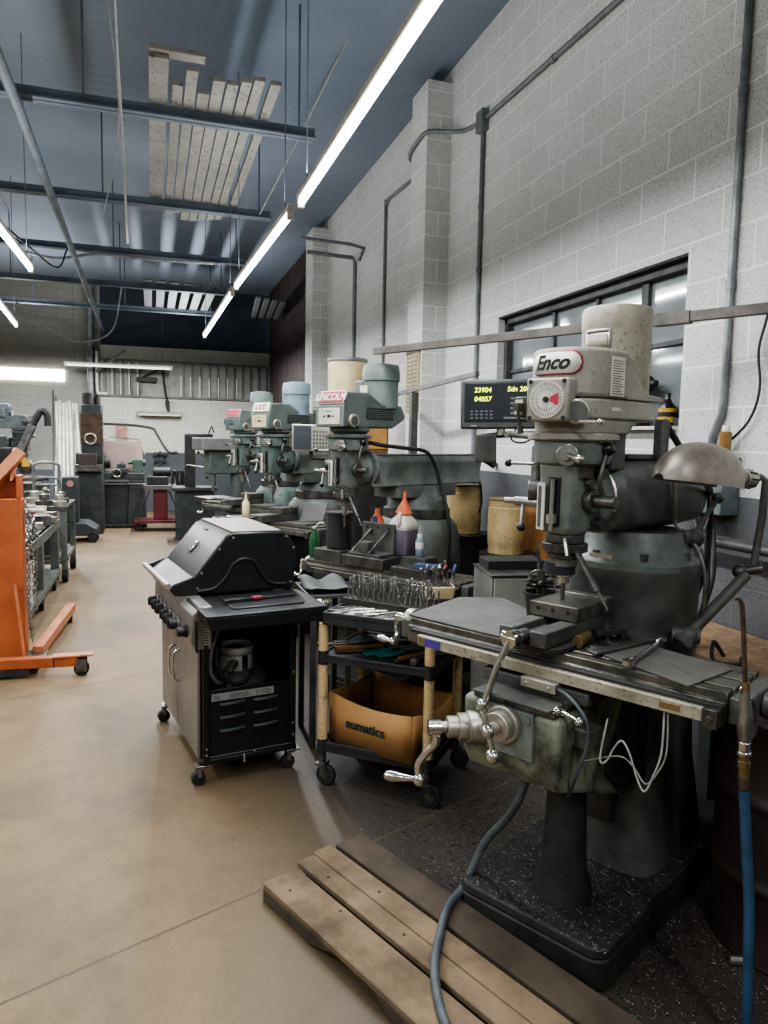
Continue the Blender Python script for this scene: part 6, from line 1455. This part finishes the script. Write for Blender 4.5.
cr_ = placed('collet_rack', T((-1.22, 7.05, zt_)), 'slanted rack of dark collets on the steel bench', 'rack')
MB().prism([(-.18, 0), (.10, 0), (.10, .14), (.06, .14), (-.18, .05)], -.22, .22, 'yz').build('rack_body', 'steel_dark', cr_, .003)
for i in range(9):
    o = single(MB(cr_.matrix_basis @ T((-.19+i*.047, .0, .10)) @ RX(R(-22))).cyl((0, 0, .0), (0, 0, .05), .013, n=12).cyl((0, 0, .05), (0, 0, .07), .018, .012, 12), 'collet', 'mill_black', 'dark collet standing in the top row of the bench rack', 'collet', 'collets in the bench rack')
mk = [(-1.02, 6.35, 'steel_dark', 'flat_stock', (.05, .22, .03)), (-1.15, 6.45, 'alu', 'flat_stock', (.04, .25, .025)), (-1.03, 6.75, 'steel', 'gear_block', (.05, .06, .05)), (-1.2, 7.45, 'alu', 'flat_stock', (.22, .05, .06)), (-1.15, 7.75, 'steel_dark', 'gear_block', (.2, .09, .10)), (-1.25, 8.1, 'alu', 'flat_stock', (.2, .04, .12)), (-1.02, 8.2, 'steel', 'gear_block', (.06, .06, .09))]
labs = ['dark flat steel bar at the near end of the steel bench', 'pale aluminium bar at the near end of the steel bench', 'small steel block at the edge of the steel bench', 'pale metal bar behind the collet rack', 'dark metal block in the middle of the steel bench', 'tall pale metal plate on the far half of the steel bench', 'square steel block at the far end of the steel bench']
for (x, y, mt_, nm, s_), lab in zip(mk, labs): single(MB(T((x, y, zt_)) @ RZ(random.uniform(-.3, .3))).box(-s_[0], s_[0], -s_[1], s_[1], 0, s_[2]), nm, mt_, lab, 'metal block', bevel=.004)
pipe('white_pipe', [(-1.55, 7.65, zt_+.16), (-.98, 7.6, zt_+.165)], .022, 'white', 'white plastic pipe lying across the tooling on the steel bench', 'pipe')
for i, (x, y, mt_, lab) in enumerate(((-1.28, 7.95, 'paper', 'small white carton among the bench tooling'), (-1.17, 7.97, 'red', 'small red carton among the bench tooling'), (-1.06, 7.98, 'cream', 'small cream carton among the bench tooling'))):
    single(MB(T((x, y, zt_))).box(-.045, .045, -.03, .03, 0, .17), 'carton', mt_, lab, 'carton', bevel=.003)
rl = placed('ring_gear', T((-1.0, 7.95, zt_+.0)), 'pale metal ring part lying on the far corner of the steel bench', 'ring')
MB().lathe([(.06, 0), (.09, .01), (.09, .06), (.06, .07)], None, 24).build('ring_body', 'alu', rl)
pb = single(MB(T((-1.30, 7.35, zt_+.0))).sph((0, 0, .14), .10, 16, (1, .8, 1.35)).sph((.04, 0, .26), .05, 12, (1, .8, 1)), 'plastic_bag', 'lavender', 'pale lavender plastic bag of parts on the steel bench behind the hoist', 'bag')
b2 = thing('roller_bench', (-1.20, 9.15, 0), 0, 'second grey bench on big casters behind the first, piled with round parts', 'bench')
MB().box(-.35, .30, -.5, .5, .80, .85).build('bench_top', 'bench_top', b2, .004)
for x in (-.3, .27):
    for y in (-.46, .46): MB().box(x-.03, x+.03, y-.03, y+.03, .14, .80).build('leg', 'bench_grey', b2, .003)
MB().box(-.33, .30, -.5, .5, .25, .29).build('lower_shelf', 'bench_grey', b2)
for x in (-.3, .27):
    for y in (-.44, .44): MB().cyl((x-.03, y, .075), (x+.03, y, .075), .075, n=20).cyl((x, y, .08), (x, y, .15), .014, n=8).build('caster', 'rubber', b2, .008)
for i, (x, y, r_, mt_, lab) in enumerate(((-.98, 8.8, .075, 'alu', 'pale round hub nearest on the second bench'), (-1.15, 8.9, .09, 'steel_dark', 'dark round hub on the second bench'), (-1.0, 9.2, .08, 'steel', 'bright round hub at the middle of the second bench'), (-1.3, 9.3, .1, 'alu', 'large pale round hub at the back of the second bench'))):
    single(MB(T((x, y, .85))).lathe([(r_, 0), (r_, .05), (r_*.6, .06), (r_*.55, .12), (r_*.2, .13)], None, 22), 'round_hub', mt_, lab, 'hub')
single(MB(T((-1.22, 9.15, .29))).box(-.2, .2, -.3, .3, 0, .3), 'parts_crate', 'dark_machine', 'dark crate on the lower shelf of the second bench', 'crate', bevel=.006)
# orange engine hoist
eh = thing('engine_hoist', (-.95, 5.5, 0), 0, 'orange engine hoist with folding legs at the left edge', 'hoist')
MB().box(-.09, .105, -.06, .08, .10, 1.20).build('mast', 'orange', eh, .006)
MB().box(-.10, -.075, -.065, .085, 1.20, 1.36).box(.075, .10, -.065, .085, 1.20, 1.36).box(-.10, .10, .06, .085, 1.20, 1.36).build('mast_head', 'orange', eh, .004)
for x in (-.085, .03): MB().prism([(-.02, 1.32), (.10, 1.32), (.20, 1.48), (.17, 1.54), (.10, 1.53)], x, x+.018, 'yz').build('boom_plate', 'orange_light', eh, .003)
bm_ = MB().tube([(-.10, -.02, 1.28), (.10, .05, 1.52)], .05, 4).build('boom', 'orange_light', eh, .004)
MB().tube([(.08, .045, 1.50), (.17, .06, 1.70)], .035, 4).build('boom_extension', 'steel_dark', bm_, .003)
MB().tube([(.16, .06, 1.68), (.22, .08, 1.80), (.26, .08, 1.78), (.265, .08, 1.70)], .024, 8, 4).build('boom_nose', 'mill_black', bm_)
MB().box(.11, .15, -.03, .02, 1.42, 1.47).build('yellow_tag', 'yellow', eh)
lg = MB().obox(T((.17, -.23, .105)) @ RZ(R(-4)), .58, .07, .07).build('leg', 'orange', eh, .005)
MB().prism([(.30, .07), (.42, .07), (.50, .115), (.50, .135), (.30, .135)], -.275, -.225, 'xz').build('leg_extension', 'mill_black', lg, .004)
MB().box(.30, .56, -.29, -.21, .137, .15).build('leg_cap', 'orange_light', lg, .002)
k = MB().cyl((.48, -.255, .10), (.48, -.255, .137), .02, n=12).box(.445, .515, -.29, -.284, .03, .12).box(.445, .515, -.226, -.22, .03, .12).build('caster', 'steel_dark', eh)
MB().cyl((.48, -.28, .05), (.48, -.23, .05), .05, n=22).build('wheel', 'rubber', k, .006)
l2 = MB().tube([(.17, .02, .11), (.26, 1.35, .12)], .05, 4).build('leg', 'orange_light', eh, .004)
k = MB().cyl((.255, 1.28, .06), (.255, 1.28, .11), .015, n=10).build('caster', 'steel_dark', eh)
MB().cyl((.235, 1.28, .045), (.275, 1.28, .045), .045, n=20).build('wheel', 'rubber', k, .006)
MB().box(-.25, .23, -.17, .10, .085, .10).build('base_plate', 'steel_dark', eh, .003)
MB().box(-.3, .15, -.25, -.2, .02, .07).build('rear_foot', 'mill_black', eh, .003)
MB().cyl((.055, -.10, .62), (.11, -.14, .10), .010, n=8).build('jack_handle', 'orange_light', eh)
def chain(name, pts, lab):
    b = MB(); P = [Vector(p) for p in pts]; s = 0
    for a, c in zip(P, P[1:]):
        d = c-a; n_ = max(1, int(d.length/.027))
        for i in range(n_):
            m_, _ = MB().frame(a.lerp(c, (i+.5)/n_), c)
            b2_ = MB(m_ @ RZ(PI/2*(s % 2))); s += 1
            b2_.tube([(.010*math.cos(R(t_)), 0, .019*math.sin(R(t_))) for t_ in range(0, 360, 45)], .0042, 5, closed=True)
            b.add(b2_.v, b2_.f)
    o = b.build(name, 'steel', None); o['kind'] = 'stuff' if False else 'thing' if False else ''
    del o['kind']
    return tag(o, lab, 'chain')
chain('lift_chain', [(-.825, 5.47, 1.17), (-.81, 5.46, .8), (-.82, 5.46, .45), (-.80, 5.46, .20)], 'steel chain hanging down the right side of the orange hoist mast, the longest strand')
chain('lift_chain', [(-.80, 5.48, 1.12), (-.76, 5.47, .95), (-.775, 5.47, .62), (-.78, 5.47, .42)], 'steel chain looped in front of the long strand on the hoist')
chain('lift_chain', [(-.83, 5.52, 1.1), (-.79, 5.52, .75), (-.79, 5.52, .5)], 'shorter steel chain strand behind the others on the hoist')
SC.view_settings.view_transform = 'AgX'
SC.view_settings.look = 'AgX - Medium High Contrast'
SC.view_settings.exposure = 0.7
SC.cycles.use_denoising = True
SC.cycles.max_bounces = 8
SC.cycles.diffuse_bounces = 4
SC.cycles.caustics_reflective = False; SC.cycles.caustics_refractive = False
